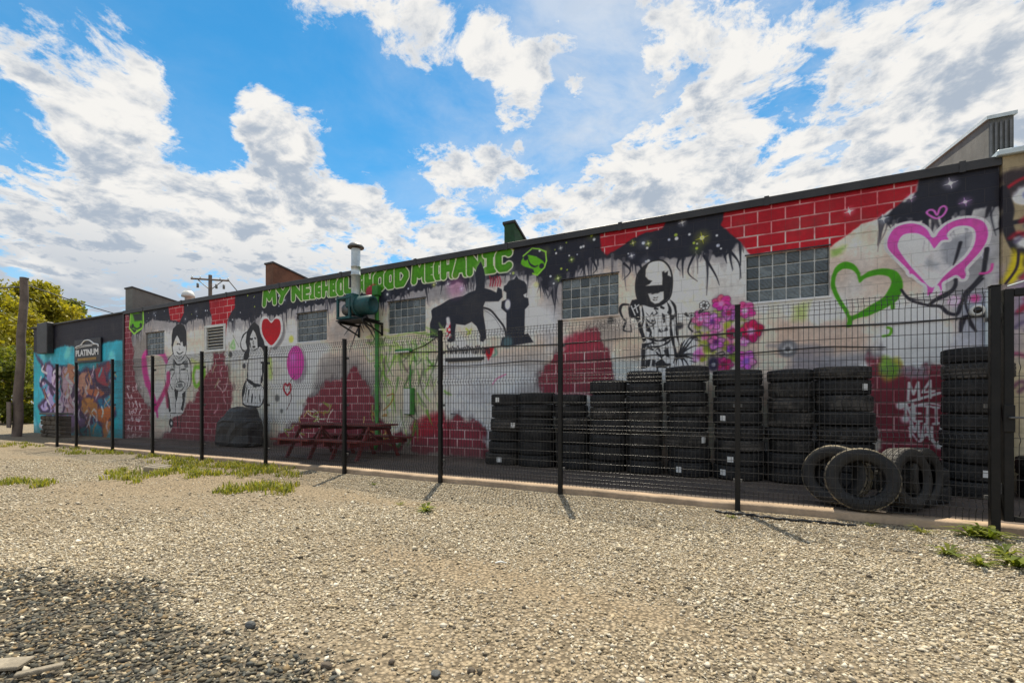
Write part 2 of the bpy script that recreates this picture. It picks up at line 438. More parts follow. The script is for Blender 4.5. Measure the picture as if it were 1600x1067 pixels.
def stroke(pts, w, col, soft=0.008, alpha=1.0, rag=0.0, closed=False):
    n = len(pts)
    ws = [x/2 for x in w] if isinstance(w, (list, tuple)) else [w/2]*n
    if len(ws) != n: ws = list(np.interp(np.linspace(0, 1, n), np.linspace(0, 1, len(ws)), ws))
    sl = window(pts, max(ws)+soft*2+rag)
    if CAN[sl].size == 0: return
    d = segdist(sl, pts, closed, ws)
    if rag: d = d + NE[sl]*rag
    blend(sl, sstep(0.5 - d/(2*soft))*alpha, col)
def dot(p, r, col, soft=0.02, alpha=1.0, rz=None):
    rz = rz or r
    sl = window([(p[0]-r, p[1]-rz), (p[0]+r, p[1]+rz)], soft*2)
    if CAN[sl].size == 0: return
    X = GX[sl[1]][None, :]; Z = GZ[sl[0]][:, None]
    d = (np.hypot((X-p[0])/r, (Z-p[1])/rz)-1)*min(r, rz)
    blend(sl, sstep(0.5-d/(2*soft))*alpha, col)
def star(p, s, col=(225, 228, 235)):
    s *= 0.62
    dot(p, s*1.6, col, s*1.6, 0.35); dot(p, s*0.5, (245, 246, 250), s*0.3)
    for a in (0.2, 1.77):
        dx, dz = math.cos(a)*s*1.9, math.sin(a)*s*1.9
        stroke([(p[0]-dx, p[1]-dz), p, (p[0]+dx, p[1]+dz)], [0.002, s*0.32, 0.002], col, 0.006, 0.9)

BLACK = (27, 28, 38)
REDMASK = np.zeros((MH, MW), np.float32)
def brickpaint(rings, base, mort, soft=0.05, rag=0.05, malpha=0.8, halo=None):
    if halo: fill(rings, halo, 0.20, 0.2, 0.8, 0, .25, .5)
    r = fill(rings, base, soft, rag, 1.0, 0.35, 0.0, 0.7 if halo else 0.12)
    if r is None: return
    sl, a = r
    REDMASK[sl] = np.maximum(REDMASK[sl], a)
    X = GX[sl[1]][None, :]; Z = GZ[sl[0]][:, None]
    zz = (Z-0.08)/0.2; k = np.floor(zz); fz = zz-k
    xx = X/0.4 + 0.5*(k % 2); fx = xx-np.floor(xx)
    dz = np.minimum(fz, 1-fz)*0.2; dx = np.minimum(fx, 1-fx)*0.4
    line = sstep(1.3 - np.minimum(dx, dz)/0.011 + NE[sl]*1.1)
    blend(sl, line*a*malpha*(0.55+0.45*sstep(NA[sl]*2.2-0.5)), mort)

def paint_mural():
    # --- ground coat: pale grey to beige, streaky
    t = sstep((NB-0.30)*3.0)[..., None]
    CAN[:] = np.array((187, 186, 183), np.float32)/255*(1-t) + np.array((184, 166, 151), np.float32)/255*t
    CAN[:] *= (0.95 + 0.10*NV)[..., None]
    t = sstep((NA-0.56)*5)[..., None]*0.35
    CAN[:] = CAN*(1-t) + np.array((196, 199, 202), np.float32)/255*t
    # green-grey spray shadows and smudges
    for pts, c, s, al in [
        (P((196,520),(240,515),(232,560),(215,600),(205,690),(196,690)), (96,92,90), .25, .8),
        (P((205,560),(225,560),(240,620),(238,690),(205,690)), (120,112,110), .3, .6),
        (P((585,520),(690,515),(690,650),(640,690),(590,680)), (140,146,112), .35, .30),
        (P((690,470),(760,470),(760,440),(690,440),(640,470)), (112,110,114), .22, .85),
        (P((850,440),(880,440),(885,500),(862,540),(842,520)), (120,120,126), .22, .7),
        (P((895,425),(935,405),(945,440),(905,450)), (140,138,138), .12, .6),
        (P((1165,372),(1180,395),(1168,402),(1150,392)), (140,140,142), .1, .7),
        (P((1440,350),(1560,320),(1560,520),(1500,520),(1470,470),(1450,420)), (112,112,118), .18, .85),
        (P((1515,460),(1562,455),(1562,560),(1480,545)), (134,138,152), .15, .7),
        (P((1370,470),(1470,455),(1470,560),(1370,560)), (170,174,180), .2, .7),
        (P((1210,500),(1350,500),(1350,560),(1210,560)), (158,134,120), .12, .6),
        (P((1235,550),(1260,540),(1290,548),(1320,570),(1340,585),(1230,590)), (104,100,108), .10, .75),
        (P((1270,560),(1330,552),(1372,560),(1330,578)), (126,126,132), .08, .7),
        (P((945,560),(1000,560),(1000,590),(945,590)), (140,150,150), .1, .7),
        (P((960,520),(1010,520),(1010,560),(955,560)), (186,162,140), .1, .7),
        (P((690,560),(760,560),(850,560),(840,620),(790,680),(755,700),(735,660),(700,650)), (172,178,186), .2, .75),
        (P((420,560),(500,560),(470,620),(440,660),(418,650)), (168,176,174), .2, .6),
        (P((500,560),(560,555),(600,600),(590,640),(480,640)), (108,104,104), .22, .75)]:
        fill(pts, c, s, .1, al)
    sm = random.Random(12)
    for k in range(34):      # smoky charcoal overspray
        x = sm.uniform(200, 1540); yt = 487+0.1736*(195-x); yb = 682+0.061*(x-195); y = yt + (yb-yt)*sm.choice([.30, .34, .42, .55, .7])+sm.uniform(-8, 8)
        q = w2(x, y); dot(q, sm.uniform(.15, .5), sm.choice([(96,92,92), (120,112,106), (84,82,86)]), sm.uniform(.14, .3), sm.uniform(.18, .42), sm.uniform(.10, .35))
    for k in range(16):      # faint green vine sprays on the shade side
        x, y = random.uniform(690, 800), random.uniform(560, 640)
        p = P((x, y), (x+random.uniform(-12, 12), y+12), (x+random.uniform(-20, 20), y+26))
        stroke(curve(p), [0.012, 0.02, 0.004], (120, 128, 138), 0.02, 0.4)

    # --- night-sky band along the top with its ragged, dripping lower edge
    edge = [(194,524),(206,524),(216,522),(226,508),(238,501),(262,502),(290,506),(300,500),(325,496),(345,500),(362,503),(372,499),(395,502),(412,490),(430,494),
            (450,483),(475,480),(500,476),(530,471),(560,479),(590,473),(605,470),(640,459),(680,449),(730,441),(760,437),(800,431),(838,428),(850,450),
            (862,457),(874,446),(884,434),(905,420),(930,404),(955,402),(985,412),(1010,414),(1050,404),(1085,398),(1125,398),(1150,389),(1166,374)]
    band = [(x, y) for x, y in edge] + [(1180, 300), (194, 470)]
    low = [(x, y + 14) for x, y in edge] + [(1180, 320), (194, 470)]
    fill(P(*low), (104, 101, 106), .14, .12, .8, 0, .25)
    fill(P(*low), (150, 146, 146), .10, .25, .35, 0, .5)
    fill(P(*band), BLACK, .03, .07, 1.0, .15, .10)
    right = [(1372,342),(1390,351),(1420,347),(1455,346),(1470,340),(1500,338),(1530,327),(1563,318),(1563,235),(1432,262),(1430,300),(1400,322)]
    fill(P(*right), BLACK, .025, .05, 1.0, .15, .06)
    rr = random.Random(5)
    def drips(edge, n, lmax):
        for k in range(n):
            i = rr.randrange(len(edge)-1); t = rr.random()
            x = edge[i][0]*(1-t)+edge[i+1][0]*t; y = edge[i][1]*(1-t)+edge[i+1][1]*t
            a = w2(x, y-4); L = rr.uniform(0.10, lmax); sx = rr.uniform(-0.08, 0.08); w = rr.uniform(0.03, 0.09)
            pts = [a, (a[0]+sx*0.5, a[1]-L*0.5), (a[0]+sx+rr.uniform(-.03,.03), a[1]-L)]
            stroke(curve(pts), [w, w*0.45, 0.006], BLACK if rr.random() < 0.75 else (74, 72, 78), 0.012, rr.uniform(.75, 1))
    drips(edge, 170, 0.45); drips(edge, 40, 0.85); drips(right[:8], 34, 0.5)
    for pts in [((1085,398),(1075,425),(1090,440)), ((1100,400),(1118,430),(1124,446)), ((1140,392),(1154,410),(1158,435)), ((975,412),(985,424),(973,438)),
                ((925,405),(932,420),(926,428)), ((895,425),(893,436),(888,440)), ((1000,414),(1003,424),(999,436)), ((1062,402),(1058,416),(1063,424))]:
        stroke(curve(P(*pts)), [0.05, 0.025, 0.006], BLACK, 0.01)

    # --- red painted brickwork
    up, upm = (158, 10, 28), (206, 182, 176)
    for pts in [((262,470),(286,466),(288,488),(281,503),(266,500)), ((326,455),(369,448),(367,482),(356,500),(351,547),(330,547),(331,500)),
                ((936,350),(1045,338),(1034,358),(988,372),(970,386),(948,399),(940,392)),
                ((1137,322),(1434,268),(1431,300),(1398,324),(1372,340),(1345,350),(1318,372),(1298,388),(1172,400),(1152,376),(1128,352))]:
        brickpaint(P(*pts), up, upm, .02, .03, .9)
    lo, lom = (112, 40, 52), (196, 170, 168)
    dark = (58, 50, 54)
    for pts in [((194,488),(203,486),(206,560),(212,600),(234,640),(236,698),(194,698)),
                ((331,545),(352,545),(362,600),(356,640),(340,694),(262,694),(272,655),(298,632),(316,600),(326,575)),
                ((425,708),(440,672),(470,648),(482,625),(505,608),(520,588),(548,578),(572,592),(586,630),(596,662),(640,672),(640,716),(425,716)),
                ((636,668),(652,652),(690,640),(722,648),(742,668),(758,695),(760,722),(630,718)),
                ((846,585),(862,555),(882,530),(906,516),(936,522),(946,545),(952,580),(944,620),(846,625)),
                ((1364,570),(1385,566),(1425,585),(1470,592),(1560,600),(1560,775),(1364,770)),
                ((250,694),(262,670),(272,694))]:
        brickpaint(P(*pts), lo, lom, .05, .12, .9, dark)
    fill(P((880,532),(905,518),(932,524),(940,545),(880,552)), (150, 42, 62), .08, .06, .8)
    fill(P((640,668),(660,650),(690,642),(700,668),(650,685)), (150, 26, 40), .1, .06, .7)
    fill(P((1368,575),(1420,590),(1470,600),(1465,640),(1368,630)), (104, 36, 46), .15, .08, .5)

    # --- stars
    for k in range(120):
        i = rr.randrange(len(edge)-1); x = edge[i][0]; y0 = edge[i][1]
        ytop = 487+0.1736*(195-x)
        y = rr.uniform(ytop+8, y0-3); q = w2(x+rr.uniform(-8, 8), y)
        iz, ix = int(q[1]*PPM), int((q[0]-MX0)*PPM)
        if 0 <= iz < MH and 0 <= ix < MW and CAN[iz, ix].max() < 0.25:
            c = rr.choice([(200,205,215), (170,175,190), (160,180,60), (225,225,230)])
            dot(q, rr.uniform(.012, .03), c, .012, .9)
            if rr.random() < .25: dot(q, .09, c, .08, .18)
    for x, y, s, c in [(1097,372,.10,(190,190,50)), (1066,348,.06,(215,215,225)), (1485,287,.07,(225,215,235)), (1423,310,.05,(220,180,215)), (1508,316,.06,(200,150,210)), (1380,342,.06,(205,215,230)),
                       (1327,331,.06,(240,220,220)), (987,400,.05,(215,215,230)), (1013,381,.05,(180,190,60)), (989,380,.05,(180,190,60)), (893,406,.05,(160,190,60)), (872,435,.06,(160,190,60)),
                       (700,444,.06,(225,225,235)), (721,451,.05,(170,185,240)), (678,445,.05,(180,190,50)), (876,388,.04,(200,205,200)), (838,445,.05,(190,190,60)), (927,438,.05,(230,230,230)),
                       (1532,392,.09,(215,210,230)), (1492,471,.07,(235,170,215)), (690,470,.05,(230,230,235)), (410,489,.05,(215,215,220))]:
        star(w2(x, y), s, c)

    # --- big lettering
    GL = {'M': [[(0,0),(.10,1),(.5,.35),(.90,1),(1,0)]], 'Y': [[(0,1),(.5,.48),(1,1)], [(.5,.48),(.3,0)]], 'N': [[(0,0),(0,1),(1,0),(1,1)]],
          'E': [[(1,1),(0,1),(0,0),(1,0)], [(0,.5),(.8,.5)]], 'I': [[(.5,0),(.5,1)], [(.1,1),(.9,1)], [(.1,0),(.9,0)]],
          'G': [[(1,.9),(.5,1),(0,.85),(0,.1),(.5,0),(1,.1),(1,.48),(.55,.48)]], 'H': [[(0,0),(0,1)], [(1,0),(1,1)], [(0,.5),(1,.5)]],
          'B': [[(0,0),(0,1),(.8,1),(.9,.75),(.7,.52),(0,.52)], [(.7,.52),(1,.3),(.85,0),(0,0)]], 'O': [[(0,.2),(0,.8),(.3,1),(.7,1),(1,.8),(1,.2),(.7,0),(.3,0),(0,.2)]],
          'U': [[(0,1),(0,.15),(.3,0),(.7,0),(1,.15),(1,1)]], 'R': [[(0,0),(0,1),(.8,1),(1,.75),(.8,.5),(0,.5)], [(.45,.5),(1,0)]],
          'D': [[(0,0),(0,1),(.6,1),(1,.62),(1,.4),(.6,0),(0,0)]], 'C': [[(1,.88),(.75,1),(.2,1),(0,.8),(0,.2),(.2,0),(.75,0),(1,.12)]],
          'A': [[(0,0),(.4,1),(.6,1),(1,0)], [(.2,.33),(.8,.33)]], '4': [[(.7,0),(.7,1),(0,.35),(1,.35)]], 'T': [[(0,1),(1,1)], [(.5,1),(.5,0)]],
          'S': [[(1,.9),(.5,1),(0,.8),(.1,.55),(.9,.45),(1,.2),(.5,0),(0,.1)]], 'K': [[(0,0),(0,1)], [(1,1),(0,.45),(1,0)]], 'L': [[(0,1),(0,0),(1,0)]]}
    tops = ([410,453,545,592,638,700,797], [450,446,433,425,414,404,388]); bots = ([410,453,545,592,638,700,797], [480,471,460,454,445,435,422])
    def letter(ch, x0, x1, w, cols, out):
        q = []
        for st in GL[ch]:
            pl = []
            for u, v in st:
                px = x0 + (x1-x0)*(0.13+0.74*u)
                yt = np.interp(px, *tops); yb = np.interp(px, *bots)
                pl.append(w2(px, yb + (yt-yb)*(0.12+0.76*v)))
            q.append(pl)
        for pl in q: stroke(pl, w+out, cols[1], .008)
        return q
    words = [('MY', [410,432,452]), ('NEIGHBOURHOOD', [456,474,485,493,504,516,527,538,560,571,585,602,618,637]), ('MECHANIC', [644,667,680,691,709,731,755,776,798])]
    for w_, xs in words:
        for i, ch in enumerate(w_):
            wd = .13 if xs[i+1]-xs[i] < 13 else .16
            q = letter(ch, xs[i], xs[i+1], wd, ((62,128,8), (196,222,160)), .055)
            for pl in q: stroke(pl, wd, (62, 128, 8), .008)
            for pl in q: stroke([(a+.012, b+.012) for a, b in pl], .04, (80, 148, 20), .03, .5)

    # --- cartoon car emblems
    z4 = Zm(590, 370, 5.714)
    g1, g2 = (92, 168, 16), (132, 190, 60)
    fill(curve(z4((1285,215),(1310,180),(1345,165),(1410,178),(1470,215),(1492,250),(1470,300),(1440,338),(1402,330),(1385,290),(1290,258)), True), g1, .015, .01)
    stroke(z4((1300,175),(1380,106),(1440,110),(1500,135),(1508,215)), .03, g2, .01)
    stroke(z4((1508,215),(1490,275),(1425,345),(1385,330)), .03, g2, .01)
    for e in ((1325,190),(1465,262)): dot(z4(e)[0], .055, BLACK, .012)
    stroke(curve(z4((1345,205),(1362,245),(1400,268),(1432,258))), [.02,.045,.02], BLACK, .008)
    z1 = Zm(0, 420, 3.558)
    fill(z1((725,250),(760,240),(792,250),(795,300),(770,345),(735,335),(722,300)), g1, .05)
    stroke(z1((728,240),(795,232),(798,300),(790,330),(745,362),(720,330),(728,240)), .07, g2, .02)
    fill(z1((738,252),(790,246),(790,288),(748,292)), BLACK, .05, 0, .9); dot(z1((738,318))[0], .08, BLACK, .03); dot(z1((782,312))[0], .07, BLACK, .03)
    stroke(curve(z1((745,325),(760,334),(778,326))), .05, BLACK, .03)

    # --- the boy
    B = Zm(230, 480, 5.34); ink = (30, 30, 34); pale = (178, 183, 179)
    fill(curve(B((212,330),(215,390),(170,440),(155,500),(155,640),(185,690),(180,885),(300,885),(330,690),(362,640),(362,480),(330,410),(322,330)), True), pale, .03)
    fill(B((205,310),(205,240),(215,180),(250,145),(280,135),(310,155),(328,210),(330,290),(318,335),(302,318),(292,285),(280,300),(265,260),(250,235),(235,262),(222,300),(214,335)), ink, .015)
    for pts, w in [(((205,310),(218,385),(245,435),(270,445),(300,425),(325,370),(328,300)), .035), (((215,390),(172,440),(155,510),(152,640),(190,690)), .05), (((322,400),(355,450),(365,500),(362,640),(325,690)), .05),
                   (((215,420),(240,470),(268,480),(300,465),(330,430)), .06), (((195,520),(230,530),(200,600)), .04), (((285,520),(330,525),(325,600)), .04), (((240,480),(240,620)), .02), (((270,480),(272,620)), .02),
                   (((190,520),(185,620),(215,690)), .035), (((335,520),(345,620),(318,690)), .035), (((225,640),(240,690),(290,690),(315,640),(290,620),(250,630),(240,660),(280,670)), .03),
                   (((235,690),(238,880)), .045), (((185,882),(300,886)), .04), (((248,312),(262,306),(280,314)), .06), (((300,318),(312,312),(322,316)), .05), (((245,372),(270,390),(300,374)), .05), (((268,330),(266,350),(276,354)), .025),
                   (((240,400),(262,425),(290,408)), .02), (((195,890),(190,960)), .04), (((250,890),(260,1020)), .04), (((285,900),(275,1010)), .03)]:
        stroke(curve(B(*pts)), [w*.45, w*1.15, w*.6, w*1.0, w*.4], ink, .012, 1, .05)
    for pts in [((168,690),(185,760),(200,870),(182,880),(170,800)), ((290,720),(325,690),(312,800),(300,860),(280,850),(298,780)), ((228,690),(262,690),(252,760),(240,800)), ((182,940),(200,925),(220,960),(214,1000),(196,1008),(184,980))]:
        fill(B(*pts), ink, .02, .03)
    for pts in [((215,430),(235,470),(232,520),(215,500)), ((300,470),(335,440),(345,500),(318,510)), ((250,640),(290,630),(300,660),(262,665))]: fill(B(*pts), (62,62,66), .03, 0, .75)
    for k in range(14):
        x, y = random.uniform(175, 350), random.uniform(470, 660); stroke(B((x, y), (x+random.uniform(-12,12), y+random.uniform(20,50))), .022, (60,60,64), .012, .7)
    dot(B((203,968))[0], .06, (180, 185, 185), .03)
    # graffiti lines beside him
    pk = (196, 66, 140)
    stroke(curve(P((229,600),(224,575),(225,556),(233,549),(245,549),(254,553),(260,564))), .20, pk, .06, .95); stroke(curve(P((225,560),(229,590),(236,612),(243,636))), .28, (188, 40, 128), .07, .95)
    stroke(curve(P((243,638),(252,622),(262,600),(263,585))), .22, (176, 30, 100), .07, .85); stroke(P((244,632),(246,650)), .12, (188, 40, 128), .05, .8); stroke(P((260,610),(262,634)), .16, (130, 20, 60), .06, .8)
    gr = (112, 176, 30)
    stroke(curve(B((400,500),(385,580),(410,660),(470,580),(465,510),(400,500)), False), .13, gr, .05, .95); stroke(curve(B((370,440),(420,470),(470,480))), .12, (150, 180, 70), .08, .6)

    # --- the woman
    W = Zm(330, 480, 5.34)
    fill(curve(W((300,210),(250,300),(290,370),(310,440),(300,600),(265,700),(265,800),(300,825),(400,830),(435,780),(440,680),(420,640),(430,470),(410,340),(340,180)), True), (184, 186, 182), .03)
    fill(W((360,122),(400,158),(430,240),(450,330),(446,400),(428,345),(405,330),(388,348),(384,262),(368,215),(350,188),(332,230),(325,250),(322,340),(316,420),(292,442),(266,432),(276,385),(300,345),(288,290),(298,205),(330,150)), ink, .015)
    for pts, w in [(((300,205),(266,240),(246,300),(256,350),(292,378)), .05), (((325,262),(338,268),(346,262)), .05), (((362,258),(374,262)), .04), (((348,328),(358,334),(366,328)), .06), (((352,280),(350,305),(358,310)), .02),
                   (((325,300),(335,345),(356,362),(382,345)), .02), (((312,440),(304,520),(305,600)), .06), (((432,460),(430,560),(414,640)), .10), (((415,462),(450,462)), .06), (((452,400),(440,520),(425,600)), .025),
                   (((295,600),(340,632),(380,648),(420,652)), .09), (((292,615),(264,690),(262,800)), .06), (((262,800),(295,824),(400,832)), .06), (((400,832),(432,790),(440,690),(420,656)), .04),
                   (((315,690),(305,790)), .05), (((300,660),(280,780)), .03), (((345,720),(336,800)), .04), (((370,740),(372,800)), .02), (((400,720),(410,790)), .02)]:
        stroke(curve(W(*pts)), [w*.45, w*1.15, w*.6, w*1.0, w*.4], ink, .012, 1, .05)
    fill(W((340,625),(390,645),(375,672),(352,665)), ink, .02); fill(W((258,690),(290,640),(280,720),(262,760)), ink, .03)
    for x, y, r in ((275,490,.08), (160,395,.09)): dot(W((x, y))[0], r, (50, 50, 54), .03)
    stroke(curve(W((180,290),(165,330),(195,340),(185,280))), .10, (112, 160, 96), .05, .8); stroke(curve(W((180,235),(230,330))), .03, (90, 100, 90), .02, .7)
    stroke(W((490,440),(495,580)), .16, (150, 176, 70), .08, .7); stroke(W((150,300),(150,640)), .08, (110, 112, 90), .06, .6)
    for k in range(7):
        x, y = random.uniform(40, 130), random.uniform(480, 820)
        stroke(curve(W((x, y), (x+random.uniform(-30, 30), y+30), (x+random.uniform(-40, 40), y+70))), .05, random.choice([(206,186,186), (150,160,120), (190,150,160)]), .03, .7)

    # --- heart balloon, round balloon
    def heart(cx, cy, w, h):
        return [w2(cx + w*x, cy + h*y) for x, y in [(0,-.34),(-.2,-.5),(-.42,-.46),(-.5,-.2),(-.45,.1),(-.25,.38),(0,.55),(.25,.38),(.45,.1),(.5,-.2),(.42,-.46),(.2,-.5)]]
    fill(curve(heart(429, 523, 34, 44), True), (92, 90, 94), .05, 0, .8)
    fill(curve(heart(424, 518, 36, 46), True), (214, 205, 203), .03); fill(curve(heart(424, 518, 30, 39), True), (166, 6, 24), .015, 0, 1, .2)
    stroke(curve(P((424,541),(420,560),(426,585))), .02, (60, 30, 34), .01, .7)
    dot(w2(466, 571), .36, (112, 100, 112), .06, .7, .50); dot(w2(461.5, 567), .345, (192, 58, 146), .02, 1, .47); dot(w2(458, 560), .12, (214, 110, 178), .1, .6, .16)
    stroke(curve(P((461,587),(452,600),(455,622),(448,640))), .022, (70, 40, 48), .01)
    stroke(curve(heart(449, 608, 11, 16), True), .06, (156, 22, 44), .015, closed=True)
    for x, y, r in ((433,622,.10), (440,642,.06), (455,530,.1)): dot(w2(x, y), r, (60, 62, 64) if y > 600 else (190, 190, 60), .05, .8)

    # --- dog and hydrant silhouettes with a pale halo
    dog = z4((495,640),(560,610),(640,560),(700,542),(760,532),(820,497),(872,480),(880,440),(870,330),(890,270),(922,222),(945,280),(962,350),(956,460),(1010,475),(1062,500),(1072,452),(1110,470),(1116,540),(1080,578),(962,580),(945,620),(946,700),(962,800),(972,900),(945,938),(914,932),(918,880),(884,800),(840,760),(780,790),(700,780),(692,850),(690,930),(650,944),(622,930),(640,850),(628,740),(602,820),(548,822),(538,902),(468,902),(468,780),(486,720),(478,660))
    hyd = z4((1150,430),(1172,395),(1220,380),(1240,348),(1262,380),(1310,400),(1332,430),(1336,500),(1302,520),(1312,540),(1346,550),(1352,610),(1316,650),(1312,872),(1342,862),(1392,942),(1200,972),(1098,974),(1110,900),(1150,890),(1150,680),(1104,640),(1108,580),(1150,560),(1150,500),(1124,480),(1128,440))
    fill(dog, (178, 176, 178), .14, 0, .75); fill(hyd, (186, 186, 188), .14, 0, .85)
    fill(z4((960,590),(1090,585),(1140,700),(1140,880),(980,870)), (196, 196, 198), .1, 0, .8)
    fill(z4((1330,640),(1480,600),(1600,700),(1600,860),(1330,860)), (176, 178, 182), .16, .05, .8)
    fill(dog, (31, 33, 42), .012); fill(hyd, (31, 33, 42), .012)
    stroke(curve(z4((945,635),(1010,658),(1080,740),(1130,810),(1146,885))), .045, (34, 34, 40), .01); stroke(curve(z4((945,650),(1040,720),(1120,850))), .014, (90, 90, 96), .008)
    dot(z4((1162,606))[0], .06, (225, 222, 240), .03, 1, .10); dot(z4((1160,940))[0], .12, (70, 98, 104), .06, .8)
    fill(z4((620,770),(648,765),(655,900),(615,900)), (170, 12, 34), .02)
    for x, y in ((625,800),(640,830),(622,865),(646,880),(628,900)): dot(z4((x, y))[0], .035, (225, 200, 205), .015)
    stroke(z4((628,735),(634,775)), .09, (196,190,196), .03)
    fill(z4((955,990),(1040,985),(1020,1050),(990,1100),(968,1050)), (178, 10, 30), .03); stroke(curve(z4((1050,1000),(1060,1040),(1035,1060))), .05, (60,120,100), .03, .7)
    stroke(z4((790,820),(830,860),(800,870),(835,830)), .04, (150,170,60), .02, .8)
    for k in range(5): stroke(z4((1000+k*22,360+random.uniform(-8,8)),(1012+k*22,400),(1004+k*22,440)), .03, (160,28,50), .015, .8)
    dot(z4((700,450))[0], .22, (190,110,160), .16, .45)
    for k in range(24):
        x = 620+k*16; stroke(curve(z4((x, 985+random.uniform(-14,14)), (x+10, 1010), (x+random.uniform(0,16), 1040))), .035, (40,42,46), .012, .85)
    stroke(P((697,561),(754,560)), .05, (60, 62, 66), .02, .8)
    stroke(curve(P((790,585),(776,592),(770,600))), .03, (200, 90, 130), .02, .8)

    # --- green growth painted round the pipe and the boxes
    for k in range(150):
        cx_, cy_, sx_, sy_ = random.choice([(592,560,7,70),(592,560,5,60),(628,552,18,9),(636,628,14,30),(650,600,22,45),(668,560,14,22)])
        x, y = random.gauss(cx_, sx_), random.gauss(cy_, sy_)
        if not (575 < x < 700 and 500 < y < 700): continue
        c = random.choice([(92,150,40), (128,168,60), (66,120,40), (150,180,96), (78,110,60), (170,186,120), (60,64,52), (110,96,90)])
        dx, dy = random.uniform(-14, 14), random.uniform(6, 34)
        stroke(curve(P((x, y), (x+dx*.4, y+dy*.5), (x+dx, y+dy))), [random.uniform(.02,.09), random.uniform(.02,.07), .008], c, .025, random.uniform(.4, .85))
    for k in range(34):
        x, y = random.uniform(580, 690), random.uniform(515, 560)
        stroke(curve(P((x, y), (x+random.uniform(-20,20), y+random.uniform(-8,8)), (x+random.uniform(-34,34), y+random.uniform(-12,16)))), [.05,.03,.006], random.choice([(120,160,50),(150,180,80),(90,140,50)]), .03, .5)
    for k in range(26):   # vines over the red brick
        x, y = random.choice([(500,650),(505,630),(480,655),(570,620),(580,640),(615,665),(600,690)]); x += random.gauss(0,10); y += random.gauss(0,10)
        pts = [(x, y)]
        for j in range(3): pts.append((pts[-1][0]+random.uniform(-12,12), pts[-1][1]+random.uniform(-4,16)))
        stroke(curve(P(*pts)), .035, random.choice([(176,164,96),(128,146,64),(150,110,50),(196,186,170)]), .012, .85)
    dot(w2(621, 692), .12, (70, 130, 70), .05); dot(w2(621, 692), .045, (225, 235, 225), .03)
    for x, y in ((541,611),(501,632),(471,638),(577,686),(598,688),(690,665),(608,640)): star(w2(x, y), .05)
    for k in range(9):   # dark spiky roots under the blower
        a = random.uniform(3.7, 5.7); q = w2(560+random.uniform(-10,14), 492); L = random.uniform(.4, 1.1)
        stroke([q, (q[0]+math.cos(a)*L*.6, q[1]+math.sin(a)*L*.5), (q[0]+math.cos(a)*L, q[1]+math.sin(a)*L)], [.07,.04,.01], (36,34,38), .015)
    dot(w2(583, 462), .20, (150, 34, 48), .04, .9, .28); dot(w2(578, 456), .14, (160, 40, 60), .04)

    # --- child in a helmet
    K = Zm(950, 390, 5.08)
    fill(curve(K((290,430),(270,560),(300,720),(270,760),(275,960),(520,960),(510,720),(545,700),(535,460),(480,390)), True), (186,186,184), .03)
    fill(curve(K((320,110),(390,86),(450,100),(495,160),(510,250),(495,370),(440,430),(370,455),(300,440),(240,400),(220,300),(240,190)), True), (182,178,172), .02)
    stroke(curve(K((320,110),(390,86),(450,100),(495,160),(510,250),(495,370),(440,430),(370,455),(300,440),(240,400),(220,300),(240,190)), True), .03, ink, .01, closed=True)
    fill([K((325,108),(300,160),(298,215),(320,240),(352,250),(330,275),(300,290),(430,282),(432,230),(428,180),(445,172),(452,186),(478,172),(474,205),(506,220),(510,262),(498,330),(490,375),(440,432),(370,458),(300,440),(240,402),(218,300),(240,190),(280,132)),
          K((318,352),(380,344),(442,334),(442,395),(405,425),(372,432),(340,410))], ink, .012)
    for pts, w in [(((345,352),(375,345),(410,340)), .035), (((360,380),(380,386),(398,378)), .03), (((356,398),(375,404),(394,397)), .035), (((165,438),(112,440),(94,490),(120,545),(138,575),(124,640),(188,652)), .06), (((188,652),(176,560),(165,450)), .03),
                   (((482,388),(528,448),(540,530),(545,640),(552,705),(572,765)), .05), (((470,420),(492,470),(498,540),(500,640),(515,720),(540,800)), .05), (((270,450),(282,560),(270,640),(300,720)), .06),
                   (((310,700),(350,712),(400,725),(450,715),(492,698)), .07), (((340,772),(400,770),(450,752),(502,716)), .05), (((300,545),(330,580),(372,590),(368,545)), .05), (((300,640),(340,650),(330,690)), .06), (((300,500),(330,530),(350,500)), .02),
                   (((370,468),(395,474)), .06), (((420,455),(445,468)), .06), (((430,510),(450,560),(440,580)), .04), (((380,810),(420,850),(450,830)), .04), (((400,770),(420,840),(430,900)), .03), (((320,780),(360,800)), .05)]:
        stroke(curve(K(*pts)), [w*.35, w*.95, w*.5, w*.85, w*.3], ink, .010, 1, .03)
    for pts in [((190,400),(225,395),(272,412),(292,440),(250,450),(262,560),(235,580),(210,545),(180,545),(166,470)), ((232,580),(262,570),(300,720),(282,740),(250,660)), ((266,745),(345,738),(300,775),(292,945),(262,945)), ((495,520),(540,520),(520,560),(500,560)),
                ((300,880),(340,870),(330,930),(295,940)), ((370,900),(430,860),(460,900),(500,910),(450,940),(380,945)), ((500,690),(520,690),(540,800),(560,860),(530,850))]:
        fill(K(*pts), ink, .012, .015)
    for pts in [((185,450),(215,520)), ((215,440),(235,500)), ((205,470),(245,440)), ((262,470),(270,540)), ((285,600),(300,680))]: stroke(K(*pts), .02, (196,196,196), .008)
    for k in range(34):
        x, y = random.uniform(280, 490), random.uniform(460, 940)
        stroke(curve(K((x, y), (x+random.uniform(-14,14), y+random.uniform(10,24)), (x+random.uniform(-24,24), y+random.uniform(20,50)))), [.006, random.uniform(.015,.05), .006], ink, .01, .9)
    for pts in [((300,560),(320,600),(345,640),(330,660),(300,620)), ((430,505),(455,520),(452,580),(436,560)), ((350,870),(380,880),(372,930),(345,925)), ((440,800),(480,780),(490,860),(462,850)), ((500,700),(525,700),(530,760),(512,760))]: fill(K(*pts), ink, .015)
